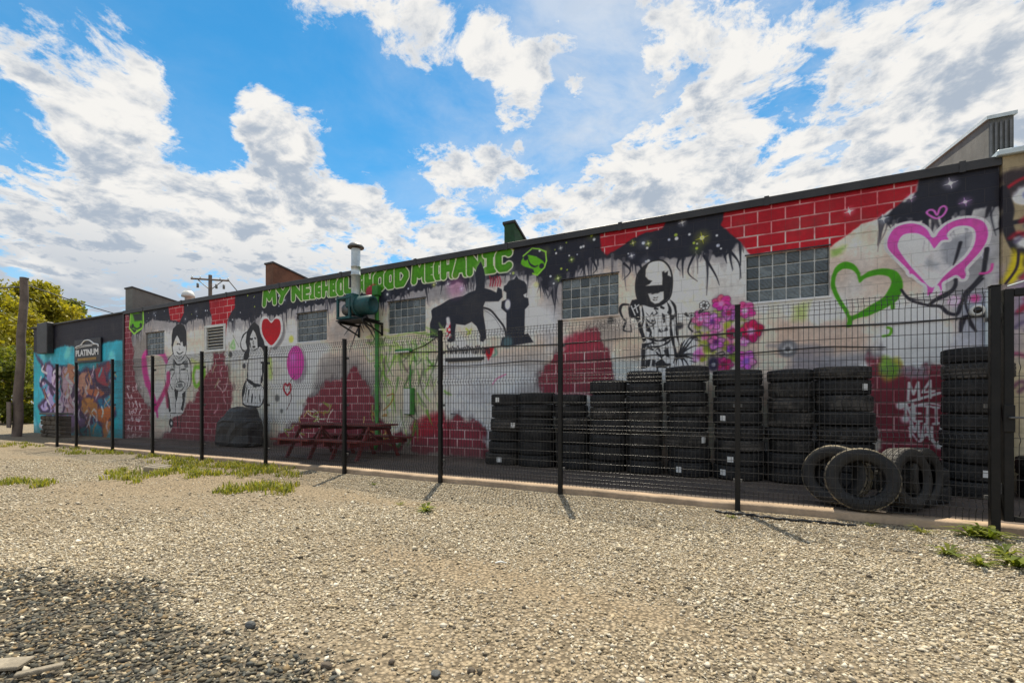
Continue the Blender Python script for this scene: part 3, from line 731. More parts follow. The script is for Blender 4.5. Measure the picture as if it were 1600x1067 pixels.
    fill(K((570,830),(600,730),(650,690),(700,690),(705,880),(640,925),(540,925)), (186, 194, 206), .03)
    for e in ((690,690),(650,700),(610,720),(585,740),(700,760),(700,830),(700,880),(640,922),(600,925),(540,920),(520,900)):
        stroke(curve(K((568,842), ((568+e[0])/2+random.uniform(-8,8), (842+e[1])/2-8), e)), [.05,.03,.012], ink, .008)
    dot(K((568,842))[0], .06, ink, .03)
    for x, y in ((22,562),(568,606)): dot(K((x, y))[0], .06, (40,40,44), .03)

    # --- bouquet
    Fm = Zm(1070, 440, 6.667)
    for x, y, r in ((130,500,60),(210,560,70),(410,510,55),(180,640,60),(290,720,50),(470,790,60),(600,400,40),(200,800,50),(470,650,45),(330,310,30),(140,560,50)):
        for j in range(5):
            a = random.uniform(0, 6.28); 
            fill(curve(Fm((x, y), (x+math.cos(a+.5)*r*.6, y+math.sin(a+.5)*r*.5), (x+math.cos(a)*r, y+math.sin(a)*r*.8), (x+math.cos(a-.5)*r*.6, y+math.sin(a-.5)*r*.5)), True), random.choice([(134,150,24),(160,172,50),(110,128,30),(176,190,90)]), .02, 0, .95)
    for k in range(26):
        x, y = random.uniform(20, 480), random.uniform(470, 860)
        stroke(curve(Fm((x, y), (x+random.uniform(20,60), y+random.uniform(-16,16)), (x+random.uniform(60,110), y+random.uniform(-26,26)))), [.008,.035,.008], (30,30,36), .01, .9)
    fl = [(380,230,84,(206,66,130),(226,120,170)), (170,390,84,(206,84,140),(230,150,190)), (285,420,80,(200,108,186),(90,40,120)), (460,330,72,(176,84,160),(150,20,60)), (625,305,82,(206,70,136),(240,170,200)),
          (690,520,104,(172,22,76),(240,150,190)), (325,630,80,(198,96,180),(70,20,80)), (640,830,96,(200,104,196),(120,80,170)), (405,860,76,(196,40,110),(90,10,50)), (610,630,50,(210,120,180),(230,160,200)), (490,545,48,(176,40,100),(90,30,60)), (485,700,44,(150,80,170),(70,40,90))]
    fill(curve(Fm((110,380),(300,200),(480,170),(700,230),(760,420),(760,640),(720,880),(340,900),(120,760),(100,560)), True), (120,100,96), .10, .10, .35)
    for k in range(40):
        x, y = random.uniform(120, 700), random.uniform(330, 880); dot(Fm((x, y))[0], random.uniform(.03,.08), random.choice([(134,150,24),(110,128,30),(190,80,150),(60,40,60),(214,130,180),(170,178,90)]), .03, .8)
    for x, y, r, c, cc in fl:
        r *= 1.22
        dot(Fm((x, y))[0], r/6.667*0.0093, (46,38,56), .06, .5)
        n = random.choice([5, 6, 7]); sq = random.uniform(.7, 1.0); rot = random.uniform(0, 6.28)
        for j in range(n):
            a = 6.283*j/n + rot + random.uniform(-.15, .15); L = r*random.uniform(.85, 1.15)
            def Q(rad, off): return (x+math.cos(a)*rad - math.sin(a)*off, y+(math.sin(a)*rad + math.cos(a)*off)*sq)
            c2 = tuple(min(255, max(0, v+random.randint(-26, 22))) for v in c)
            pet = curve(Fm((x, y), Q(L*.45, L*.36), Q(L*.82, L*.26), Q(L, 0), Q(L*.82, -L*.26), Q(L*.45, -L*.36)), True, 4)
            stroke(pet, .022, (70, 26, 60), .012, .7, closed=True)
            fill(pet, c2, .02, .01, .95)
            stroke(Fm(Q(L*.2, 0), Q(L*.85, 0)), [.03, .008], tuple(max(0, v-50) for v in c2), .02, .5)
        dot(Fm((x, y))[0], r*.30/6.667*0.0105, cc, .03, .9)
    fill(Fm((760,470),(820,495),(760,540)), (160, 14, 50), .02)
    for x, y, r in ((205,250,62),(70,355,36)):
        for j in range(7):
            a = 6.283*j/7; dot(Fm((x+math.cos(a)*r*.62, y+math.sin(a)*r*.5))[0], r*.34/6.667*.0105, ink, .008, 1); 
        for j in range(7):
            a = 6.283*j/7; dot(Fm((x+math.cos(a)*r*.62, y+math.sin(a)*r*.5))[0], r*.22/6.667*.0105, (178,180,178), .008, 1)
        dot(Fm((x, y))[0], r*.2/6.667*.0105, ink, .01)
    stroke(curve(Fm((190,300),(150,330),(160,300))), .03, ink, .01); stroke(curve(Fm((70,395),(40,470),(80,520))), .03, ink, .01); stroke(Fm((0,340),(30,360),(10,330)), .03, ink, .01)
    dot(Fm((295,860))[0], .09, (34,30,52), .04, 1, .13); dot(Fm((300,865))[0], .03, (150,150,160), .02)

    # --- green heart, pink heart
    H7 = Zm(1300, 160, 2.963)
    go = curve(H7((0,870),(-3,820),(15,765),(60,740),(105,752),(130,790),(135,805),(180,780),(250,770),(300,785),(327,830),(322,880),(285,930),(180,985),(100,1008),(92,1036),(66,1038),(70,1000),(30,930)), True, 4)
    gi = curve(H7((15,850),(20,800),(50,772),(90,775),(115,800),(127,836),(160,812),(220,800),(265,812),(272,850),(235,905),(170,945),(92,988),(75,960),(40,910)), True, 4)
    fill([go, gi], (58, 132, 6), .012, .01, 1, .3)
    stroke(H7((280,925),(281,952)), .05, (62,136,10), .01)
    hp = Zm(1370, 300, 6.278)
    po = curve(hp((95,560),(90,480),(130,390),(200,330),(330,300),(440,320),(510,370),(555,440),(600,380),(680,310),(800,262),(930,248),(1050,280),(1105,370),(1095,480),(1030,590),(930,700),(880,760),(890,810),(870,860),(820,865),(775,830),(700,870),(652,900),(655,960),(622,1000),(590,930),(560,990),(540,1010),(482,1030),(475,930),(420,890),(345,820),(325,826),(300,800),(290,770),(160,640)), True, 4)
    pi_ = curve(hp((225,560),(225,490),(270,430),(370,418),(440,440),(500,490),(560,570),(640,490),(718,478),(700,420),(760,362),(850,345),(930,365),(955,430),(930,540),(850,650),(740,740),(640,830),(545,930),(440,830),(330,710)), True, 4)
    fill(pi_, (186, 184, 186), .05, .03, .7)
    fill(hp((640,500),(760,450),(930,400),(900,560),(720,740),(640,690)), (112,114,122), .05, .05, .8); fill(hp((470,640),(560,680),(620,700),(600,760),(480,740)), (124,128,136), .05, .04, .8)
    fill([po, pi_], (182, 66, 146), .012, .008, 1, .35)
    stroke(po, .035, (226, 200, 218), .01, closed=True); stroke(pi_, .03, (222, 200, 216), .01, closed=True)
    stroke(curve(hp((490,205),(520,180),(560,186),(592,228),(618,165),(660,142),(684,172),(650,232),(590,262),(530,240)), True), .025, (196, 92, 176), .01, closed=True)
    stroke(hp((610,1040),(630,985),(645,1045)), .025, (222,150,190), .008)
    # --- black roots, tags and splashes at the gate end
    for pts, w in [(((1300,60),(1320,200),(1310,330),(1380,520),(1430,690)), .14), (((1310,380),(1260,340),(1150,380)), .06), (((1310,430),(1300,520),(1210,610)), .06), (((1110,120),(1090,180),(1070,250)), .09), (((1340,450),(1360,620),(1300,780),(1240,900)), .03),
                   (((1430,690),(1380,820),(1320,890)), .05), (((1080,560),(1060,700),(1040,800),(960,900),(880,1000),(850,1060)), .09), (((1040,850),(900,1000),(880,1080)), .05), (((820,500),(780,640),(750,720)), .07), (((770,860),(770,930),(690,1020),(600,1060)), .06),
                   (((240,960),(300,1030),(400,1060),(560,1058)), .045), (((850,1060),(800,1130),(780,1260)), .03), (((1160,130),(1250,90),(1330,120)), .10), (((1330,260),(1400,250)), .05), (((1360,460),(1440,440)), .04)]:
        stroke(curve(hp(*pts)), [w*.62, w*.5, w*.2], (28, 28, 36), .012)
    R8 = Zm(1380, 420, 5.927)
    for pts, w in [(((170,200),(250,290),(420,340),(530,350),(600,410),(690,415),(730,300),(760,220),(900,90)), .05), (((420,340),(500,280),(640,200),(680,100)), .06), (((750,260),(770,360),(790,420)), .03), (((790,440),(740,470),(715,580)), .07), (((790,450),(820,520),(860,580)), .05), (((740,480),(720,520)), .06)]:
        stroke(curve(R8(*pts)), [w*.6, w, w*.5], (32, 30, 38), .012)
    dot(R8((658,300))[0], .05, (235,160,205), .03); dot(R8((850,275))[0], .05, (190,60,130), .04)
    stroke(curve(R8((1010,-40),(1000,10),(960,40),(900,46))), .03, (196,60,140), .012)
    stroke(curve(R8((40,545),(75,560),(60,610),(0,625))), .035, (84,150,24), .012)
    for k in range(10):
        x, y = random.uniform(-10, 130), random.uniform(830, 960); stroke(curve(R8((x, y), (x+15, y+30), (x-20, y+60))), .10, random.choice([(96,140,30),(120,160,50),(150,150,60),(70,110,60)]), .05, .7)
    for k in range(5): stroke(curve(R8((150+k*50,960+random.uniform(-30,10)),(200+k*45,920),(240+k*40,1000))), .05, (120,128,136), .04, .6)
    # white tag letters
    def tagtxt(s, x0, y0, cw, ch, slope, w, col):
        for i, c_ in enumerate(s):
            for st in GL[c_]:
                stroke([w2(x0+cw*(i+.8*u)+random.uniform(-.6,.6), y0+slope*i-ch*v+random.uniform(-1,1)) for u, v in st], w, col, .012, .92)
    tagtxt('M4', 1419, 625, 22, 28, -3, .030, (205,205,212)); tagtxt('NETI', 1415, 656, 14, 25, 2, .030, (200,200,208)); tagtxt('MAU', 1422, 682, 17, 24, 5, .032, (200,200,208))
    stroke(curve(P((1412,640),(1430,634),(1452,630),(1470,634))), [.01,.03,.01], (200,200,208), .012); stroke(curve(P((1420,668),(1436,690),(1450,676),(1462,694))), .022, (196,196,204), .012, .8)
    stroke(P((1406,632),(1440,622),(1468,614)), .035, (200,200,208), .012); dot(w2(1407,634), .05, (215,210,215), .03); dot(w2(1415,655), .05, (200,190,200), .04); dot(w2(1467,696), .05, (205,205,215), .03)
    for r_ in range(7):      # a column of small unreadable tag scrawl
        for c_ in range(4):
            x, y = 201+c_*6.2+rr.uniform(-1,1), 606+r_*12.5+rr.uniform(-2,2)
            if r_ in (1,) and c_ > 1: continue
            pts = [(x+rr.uniform(-2.4,2.8), y+rr.uniform(-5,5)) for _ in range(5)]
            stroke(P(*pts), .05, (192,168,174), .015, .85)
    # grey ghost sea-creature shapes behind the tyres
    dot(w2(1231,545), .14, (92,92,96), .03); dot(w2(1231,545), .07, (178,178,178), .03); dot(w2(1231,545), .04, (60,60,64), .02)
    for pts in [((1200,540),(1222,540),(1250,541),(1300,546)), ((1240,560),(1280,568),(1320,586),(1350,590)), ((1275,588),(1290,570),(1330,560),(1372,554))]: stroke(curve(P(*pts)), .06, (110,108,112), .04, .7)
    fill(P((1240,478),(1268,470),(1262,498),(1240,500)), (136,152,72), .08, .05, .7); fill(P((1300,392),(1322,384),(1316,398),(1300,400)), (110,150,60), .05, .04, .8)

    # --- next building beyond the gate: olive wall with roots, an eye and yellow spray
    nb = [w2(1562, 200), w2(1562, 800), (MX1+.1, 0), (MX1+.1, MZ1+.2)]
    fill(nb, (132, 118, 92), .01, 0, 1, .5)
    fill(P((1562,420),(1640,400),(1640,560),(1562,560)), (120,108,128), .2, .1, .9); fill(P((1590,520),(1640,500),(1640,800),(1590,800)), (176,166,140), .15, .1, .9)
    dot(w2(1600,305), .15, (205,205,212), .03); dot(w2(1604,307), .07, (110,116,140), .03)
    fill(P((1562,280),(1600,262),(1640,262),(1640,280),(1590,300),(1565,315)), (40,32,36), .05, .06, .95); stroke(curve(P((1572,296),(1585,287),(1600,280))), .04, (150,24,40), .02)
    for pts, w in [(((1562,300),(1572,330),(1570,352),(1580,380),(1600,412)), .12), (((1572,352),(1640,340)), .06), (((1580,372),(1620,362)), .05)]: stroke(curve(P(*pts)), w, (30,28,34), .015)
    fill(P((1562,445),(1580,392),(1600,400),(1596,430),(1580,445)), (196,176,22), .04, .03, .95); stroke(curve(P((1568,445),(1585,420),(1588,392))), .03, (40,30,40), .01)
    fill(P((1582,375),(1620,368),(1620,390),(1588,388)), (196,196,196), .04, .03, .9)
    for k in range(26):
        x, y = random.uniform(1566, 1640), random.uniform(330, 620); stroke(curve(P((x, y), (x+12, y-8), (x+26, y-4))), .05, random.choice([(70,30,60),(120,30,70),(160,20,40),(60,50,80)]), .03, .7)

    # --- turquoise lettering piece on the annex
    fill(P((40,700),(193,700),(193,440),(40,480)), (44,150,170), .02, 0, 1, .4)
    for k in range(60):
        x, y = random.uniform(50, 192), random.uniform(535, 690)
        stroke(curve(P((x, y), (x+random.uniform(-3,3), y+10), (x+random.uniform(-5,5), y+random.uniform(14,34)))), random.uniform(.15,.5), random.choice([(90,190,210),(24,120,150),(130,205,220),(30,170,176)]), .12, .5)
    A = Zm(30, 470, 4.637)
    fill(A((110,380),(180,460),(215,440),(260,480),(330,470),(360,460),(400,500),(430,520),(480,480),(540,490),(600,440),(650,430),(665,480),(640,560),(670,640),(640,700),(560,720),(620,760),(690,770),(700,830),(640,900),(600,980),(560,880),(470,930),(380,960),(300,940),(240,850),(150,810),(130,760),(180,700),(140,590),(190,560)), (66,44,76), .12, .08, 1)
    for pts, c in [(((190,480),(225,470),(250,560),(210,640),(250,720),(235,800),(160,800),(150,770),(200,700),(160,600),(195,560)), (146,130,178)), (((235,520),(275,480),(300,500),(290,620),(320,700),(300,820),(250,800),(265,700),(235,640)), (178,156,186)),
                   (((310,490),(350,480),(380,500),(390,600),(370,680),(400,760),(380,820),(320,820),(340,720),(310,640)), (170,136,150)), (((345,460),(400,480),(410,540),(400,600),(360,560)), (186,116,86)), (((430,540),(480,520),(520,560),(500,640),(470,700),(430,660)), (178,124,104)),
                   (((540,500),(600,480),(640,440),(660,480),(620,560),(640,620),(600,640),(560,600)), (150,50,66)), (((480,650),(560,640),(610,665),(600,690),(520,690)), (176,96,60)), (((450,720),(520,700),(560,760),(540,830),(470,820)), (170,110,50)),
                   (((540,800),(620,770),(690,770),(660,840),(620,880),(560,860)), (186,96,34)), (((600,900),(660,870),(640,960),(610,1000)), (190,110,50)), (((310,830),(400,830),(470,860),(450,920),(340,900)), (110,82,120)), (((570,720),(640,720),(620,770),(590,775)), (26,110,150)), (((400,940),(560,900),(600,940),(560,1010),(420,1000)), (20,130,150))]:
        fill(curve(A(*pts), True, 4), c, .05, .05, 1, .5)
    for k in range(130):
        x, y = random.uniform(150, 680), random.uniform(450, 950)
        stroke(curve(A((x, y), (x+random.uniform(-20,20), y+30), (x+random.uniform(-30,30), y+random.uniform(40,90)))), random.uniform(.05,.14), random.choice([(54,36,66),(200,170,180),(180,120,70),(90,50,80),(220,200,210),(120,70,50),(60,150,170)]), .03, .75)
    for pts in [((150,610),(170,570),(210,600),(250,640)), ((140,770),(170,810),(215,790),(200,750)), ((540,520),(560,600),(640,640)), ((600,640),(660,650),(600,700))]: stroke(curve(A(*pts)), .16, (44,30,60), .05, .9)
    fill([w2(44, 480), w2(194, 440), w2(194, 530)] + P((160,536),(150,546),(100,540),(75,548),(44,552)), (30, 29, 38), .06, .05, 1, .15)
    fill([w2(191.2, 470), w2(194.4, 470), w2(194.4, 700), w2(191.2, 700)], (22, 26, 40), .02)
    # --- grime: rain streaks and a dirty foot
    d = (sstep((NV-0.58)*4)*sstep((NA-0.35)*3)*0.16)[..., None]
    CAN[:] = CAN*(1-d) + np.array((70, 64, 58), np.float32)/255*d
    f = (sstep(1-(GZ-0.08)/0.45)[:, None]*(0.30+0.5*NA))[..., None]*0.8
    CAN[:] = CAN*(1-f) + np.array((74, 66, 60), np.float32)/255*f
    CAN[:] *= (0.93 + 0.14*NF)[..., None]

def smooth_img(): 
    pass
paint_mural()
PAINT_GAIN = 2.15      # printed colours were read off a picture of the shaded wall; this brings them back to paint reflectance
def mural_image():
    c = np.clip(CAN, 0, 1)
    lin = np.where(c <= 0.04045, c/12.92, ((c+0.055)/1.055)**2.4)
    sat = c.min(-1, keepdims=True)/(c.max(-1, keepdims=True)+1e-4)
    lin = lin*(PAINT_GAIN*(0.72+0.30*sat))
    lin = np.clip(lin, 0.004, 0.86)
    img = bpy.data.images.new('mural_paint', MW, MH, alpha=False, float_buffer=True)
    buf = np.ones((MH, MW, 4), np.float32); buf[..., :3] = lin
    img.pixels.foreach_set(buf.ravel())
    img.update(); img.pack()
    return img
def mural_mat():
    m, g = newmat('painted_mural_wall')
    tex = g.n('ShaderNodeTexImage', {'image': mural_image(), 'extension': 'EXTEND'})
    uv = g.n('ShaderNodeUVMap', {'uv_map': 'mural'})
    g.set(tex, 'Vector', uv.outputs[0])
    geo = g.n('ShaderNodeNewGeometry').outputs['Position']
    sp = g.n('ShaderNodeSeparateXYZ', None, Vector=geo)
    xz = g.n('ShaderNodeCombineXYZ', None, X=sp.outputs[0], Y=g.m('SUBTRACT', sp.outputs[2], 0.08), Z=0.0)
    br = g.n('ShaderNodeTexBrick', {'offset': 0.5}, Vector=xz.outputs[0], Scale=1.0)
    br.inputs['Mortar Size'].default_value = 0.007; br.inputs['Mortar Smooth'].default_value = 0.6
    br.inputs['Brick Width'].default_value = 0.4; br.inputs['Row Height'].default_value = 0.2
    grain = g.noise(geo, 55, 5, 0.65)
    dirt = g.smooth(g.noise(geo, 1.3, 6, 0.62), 0.5, 0.75, 0.0, 0.22)
    col = g.mix(dirt, tex.outputs[0], (0.14, 0.125, 0.11, 1))
    col = g.mix(g.m('MULTIPLY', br.outputs[1], 0.24), col, (0.10, 0.09, 0.085, 1))
    col = g.mix(1.0, col, g.ramp(grain, [(0.25, (0.86,)*3), (0.75, (1.0,)*3)]), 'MULTIPLY')
    b = pbsdf(g, Base_Color=col, Roughness=0.62)
    b.inputs['Specular IOR Level'].default_value = 0.35
    h = g.m('SUBTRACT', g.m('MULTIPLY', grain, 0.35), br.outputs[1])
    bn = g.n('ShaderNodeBump', None, Strength=0.5, Distance=0.006, Height=h)
    g.set(b, 'Normal', bn.outputs[0])
    return m
M['mural'] = mural_mat()
def add_uv(me, org=(0,0,0)):
    uv = me.uv_layers.new(name='mural')
    n = len(me.loops); li = np.empty(n, np.int32); me.loops.foreach_get('vertex_index', li)
    co = np.empty(len(me.vertices)*3, np.float32); me.vertices.foreach_get('co', co); co = co.reshape(-1, 3)
    u = np.empty((n, 2), np.float32)
    u[:, 0] = (co[li, 0]+org[0]-MX0)/(MX1-MX0); u[:, 1] = (co[li, 2]+org[2])/MZ1
    uv.data.foreach_set('uv', u.ravel())
# ------------------------------------------------------------------ ground: gravel lot, kerb, yard paving
CO_F = np.array(FWD); CO_R = np.array(RGT)
def hgt(x, y):
    """gentle unevenness of the gravel, flat at the fence"""
    f = np.clip((5.9-y)/1.2, 0, 1)*np.clip((y+14)/6, 0, 1)
    return f*(0.030*np.sin(0.9*x+0.5*y)*np.cos(0.7*y-0.3*x) + 0.018*np.sin(2.1*x-1.3*y+1.0) + 0.010*np.sin(4.3*y+2.7*x))
def fbm2(x, y, seed=0):
    r = np.random.default_rng(seed); out = np.zeros_like(x); amp = 1.0; fr = 0.7
    for k in range(5):
        for j in range(3):
            a = r.uniform(0, 6.283); ph = r.uniform(0, 6.283)
            out += amp*np.sin(fr*(x*math.cos(a)+y*math.sin(a))*r.uniform(.8,1.25)+ph + 0.8*np.sin(fr*.6*(x*math.sin(a)-y*math.cos(a))+ph*2))/3
        amp *= 0.55; fr *= 2.1
    return out
def slate_mask(x, y):
    """dark slate chippings spread near the left of the standing point"""
    zc = x*FWD[0]+y*FWD[1]; xc = x*RGT[0]+y*RGT[1]
    lim = np.interp(xc, [-6.0, -4.3, -3.3, -2.3, -1.5, -0.9, -0.3, 0.3], [4.1, 3.75, 3.35, 3.05, 2.55, 2.05, 1.5, 0.8])
    return np.clip((lim - zc + 0.22*fbm2(x*2.2, y*2.2, 3))/0.30 + 0.5, 0, 1)
def sand_mask(x, y):
    track = np.exp(-((y-4.55+0.12*np.sin(x*.5))/.30)**2) + np.exp(-((y-3.0+0.15*np.sin(x*.4+1))/.32)**2)
    return np.clip(fbm2(x, y, 11)*0.75 + 0.02 + 0.75*track*(0.65+0.5*np.sin(x*.7+y)) + 0.35*np.clip((y-2.5)/2, 0, 1)*np.clip((-x-3)/3, 0, 1), 0, 1)

def ground_mat():
    m, g = newmat('gravel_lot')
    geo = g.n('ShaderNodeNewGeometry').outputs['Position']
    att = g.n('ShaderNodeVertexColor', {'layer_name': 'mix'})
    sp = g.n('ShaderNodeSeparateColor', None, Color=att.outputs[0])
    slate, sand = sp.outputs[0], sp.outputs[1]
    v1 = g.n('ShaderNodeTexVoronoi', {'feature': 'F1'}, Vector=geo, Scale=42.0, Randomness=1.0)
    v2 = g.n('ShaderNodeTexVoronoi', {'feature': 'F1'}, Vector=geo, Scale=85.0, Randomness=1.0)
    pick = g.n('ShaderNodeSeparateColor', None, Color=v1.outputs['Color'])
    c1 = g.ramp(pick.outputs[0], [(0.0, (0.07,0.06,0.045)), (0.16, (0.20,0.165,0.115)), (0.45, (0.37,0.31,0.215)), (0.75, (0.46,0.40,0.295)), (1.0, (0.66,0.59,0.47))])
    pick2 = g.n('ShaderNodeSeparateColor', None, Color=v2.outputs['Color'])
    c2 = g.ramp(pick2.outputs[1], [(0.0, (0.24,0.19,0.13)), (0.5, (0.40,0.33,0.23)), (1.0, (0.55,0.47,0.35))])
    col = g.mix(g.smooth(g.noise(geo, 1.7, 4, 0.6), 0.38, 0.62), c1, c2)
    sandc = g.mix(g.noise(geo, 40, 4, 0.6), (0.33,0.245,0.15,1), (0.48,0.375,0.245,1))
    col = g.mix(g.m('MULTIPLY', sand, 0.75), col, sandc)
    sl = g.ramp(pick.outputs[1], [(0.0, (0.05,0.046,0.04)), (0.5, (0.13,0.115,0.092)), (0.85, (0.24,0.195,0.135)), (1.0, (0.45,0.38,0.27))])
    col = g.mix(slate, col, sl)
    gap = g.smooth(v1.outputs['Distance'], 0.22, 0.72, 1.0, 0.38)
    col = g.mix(1.0, col, g.n('ShaderNodeCombineColor', None, Red=gap, Green=gap, Blue=gap).outputs[0], 'MULTIPLY')
    big = g.noise(geo, 0.45, 5, 0.6)
    col = g.mix(g.smooth(big, 0.45, 0.7, 0, 0.35), col, (0.27,0.22,0.155,1))
    b = pbsdf(g, Base_Color=col, Roughness=0.92)
    b.inputs['Specular IOR Level'].default_value = 0.2
    h = g.m('SUBTRACT', g.m('MULTIPLY', g.noise(geo, 60, 4, 0.6), 0.4), g.m('ADD', v1.outputs['Distance'], g.m('MULTIPLY', v2.outputs['Distance'], 0.5)))
    bn = g.n('ShaderNodeBump', None, Strength=0.9, Distance=0.014, Height=h)
    g.set(b, 'Normal', bn.outputs[0])
    return m
M['ground'] = ground_mat()
def build_ground():
    def axis(lo, hi, n0, far):
        near = np.linspace(lo, hi, n0)
        k = np.geomspace(1, far, 16)
        return np.concatenate([lo - k[::-1], near, hi + k])
    xs = axis(-16, 8, 300, 900); ys = axis(-2, 6.15, 110, 900)
    X, Y = np.meshgrid(xs, ys)
    Z = hgt(X, Y)
    nx, ny = len(xs), len(ys)
    v = np.stack([X, Y, Z], -1).reshape(-1, 3)
    i = np.arange((ny-1)*(nx-1)); r = i//(nx-1); c = i % (nx-1); a = r*nx+c
    f = np.stack([a, a+1, a+nx+1, a+nx], -1)
    me = bpy.data.meshes.new('ground')
    me.vertices.add(len(v)); me.vertices.foreach_set('co', v.ravel())
    me.loops.add(f.size); me.loops.foreach_set('vertex_index', f.ravel())
    me.polygons.add(len(f)); me.polygons.foreach_set('loop_start', np.arange(len(f))*4)
    me.update(calc_edges=True); me.validate()
    at_ = me.color_attributes.new('mix', 'FLOAT_COLOR', 'POINT')
    near = (np.abs(v[:, 0]+4) < 30) & (np.abs(v[:, 1]-2) < 30)
    col = np.zeros((len(v), 4), np.float32); col[:, 3] = 1
    col[:, 0] = slate_mask(v[:, 0], v[:, 1])*near; col[:, 1] = np.where(near, sand_mask(v[:, 0], v[:, 1]), 0.4)
    at_.data.foreach_set('color', col.ravel())
    me.polygons.foreach_set('use_smooth', np.ones(len(f), bool))
    o = link('ground', me, M['ground']); tag(o, kind='structure')
build_ground()

YARD_Z, FENCE_Y, KERB_Y0, KERB_Y1 = 0.08, 6.13, 6.17, 6.34
def build_yard():
    mb = MB(); mb.box(-19.2, 9.0, KERB_Y1+0.002, WALL_Y+0.3, -0.2, YARD_Z-0.004)
    struct('yard_paving', mb, M['slab'])
    mb = MB()          # a cast kerb, worn and slightly wavy along its front edge
    n = 220; xs = np.linspace(-19.2, 9.0, n)
    rows = []
    for i, x in enumerate(xs):
        j = 0.012*math.sin(x*3.1)+0.008*math.sin(x*9.7+1)+random.uniform(-.005, .005); h = YARD_Z + 0.010*math.sin(x*1.7)*0.5 + random.uniform(-.003, .003)
        rows.append([(x, KERB_Y0+j, -0.15), (x, KERB_Y0+j, h-0.022), (x, KERB_Y0+j+0.018, h), (x, KERB_Y1, h+0.002), (x, KERB_Y1, -0.15)])
    vs = [q for r in rows for q in r]; fs = []
    for i in range(n-1):
        for k in range(4): fs.append((i*5+k, (i+1)*5+k, (i+1)*5+k+1, i*5+k+1))
    mb.add(vs, fs, True)
    struct('kerb', mb, M['concrete'])
build_yard()

# ------------------------------------------------------------------ the garage building
GX0, GX1, GH = -20.33, 3.15, 4.62
WIN = [(-18.88, -17.70), (-11.07, -9.90), (-7.80, -6.66), (-3.28, -2.13), (0.03, 1.20)]
WZ0, WZ1 = 2.975, 3.755
VENT = (at(322, 525, WALL_Y)[0], at(351.5, 525, WALL_Y)[0], 2.93, 3.72)
DOOR = (at(698, 600, WALL_Y)[0], at(755, 600, WALL_Y)[0], YARD_Z, at(726, 562, WALL_Y)[2])
garage = thing('garage_building', 'long low block garage with graffiti mural, glass block windows and green lettering', 'building', (-8.6, WALL_Y, 0))

def build_wall():
    holes = [(a, b, WZ0, WZ1) for a, b in WIN] + [VENT, DOOR]
    xs = sorted(set([GX0, GX1] + [h for q in holes for h in q[:2]])); zs = sorted(set([0.0, GH] + [h for q in holes for h in q[2:]]))
    mb = MB()
    for i in range(len(xs)-1):
        for k in range(len(zs)-1):
            cx, cz = (xs[i]+xs[i+1])/2, (zs[k]+zs[k+1])/2
            if any(a < cx < b and c < cz < d for a, b, c, d in holes): continue
            mb.add([(xs[i], WALL_Y, zs[k]), (xs[i+1], WALL_Y, zs[k]), (xs[i+1], WALL_Y, zs[k+1]), (xs[i], WALL_Y, zs[k+1])], [(0, 1, 2, 3)])
    for a, b, c, d in holes:
        D = 0.10
        mb.add([(a,WALL_Y,c),(b,WALL_Y,c),(b,WALL_Y+D,c),(a,WALL_Y+D,c)], [(0,1,2,3)]); mb.add([(a,WALL_Y,d),(b,WALL_Y,d),(b,WALL_Y+D,d),(a,WALL_Y+D,d)], [(3,2,1,0)])
        mb.add([(a,WALL_Y,c),(a,WALL_Y,d),(a,WALL_Y+D,d),(a,WALL_Y+D,c)], [(3,2,1,0)]); mb.add([(b,WALL_Y,c),(b,WALL_Y,d),(b,WALL_Y+D,d),(b,WALL_Y+D,c)], [(0,1,2,3)])
    o = mb.build('wall', M['mural'], garage, recalc=False)
    add_uv(o.data, ORG[garage.name])
    return o
wall = build_wall()
def build_body():
    mb = MB(); D = 24
    mb.box(GX0+0.02, GX1-0.02, WALL_Y+0.13, WALL_Y+D, 0.0, GH-0.35)
    mb.build('body', M['brown_block'], garage)
    mb = MB(); mb.box(GX0, GX1, WALL_Y+0.003, WALL_Y+0.126, GH-0.75, GH-0.002)
    mb.build('parapet', M['grey_block'], garage)
    mb = MB()
    x = GX0-0.02
    mb.bbox(GX0-0.03, GX1+0.01, WALL_Y-0.05, WALL_Y+0.24, GH+0.001, GH+0.055, 0.012)
    mb.bbox(GX0-0.03, GX1+0.01, WALL_Y-0.054, WALL_Y-0.030, GH-0.075, GH+0.058, 0.006)
    pc = mb.build('parapet_cap', M['flashing'], garage)
    x = GX0+1.3
    while x < GX1:
        mb = MB(); mb.box(x-.035, x+.035, WALL_Y-.062, WALL_Y-.0545, GH-.085, GH+.064); mb.box(x-.035, x+.035, WALL_Y-.062, WALL_Y+.246, GH+.0645, GH+.070); mb.build('seam_cover', M['flashing'], pc); x += 2.42
build_body()

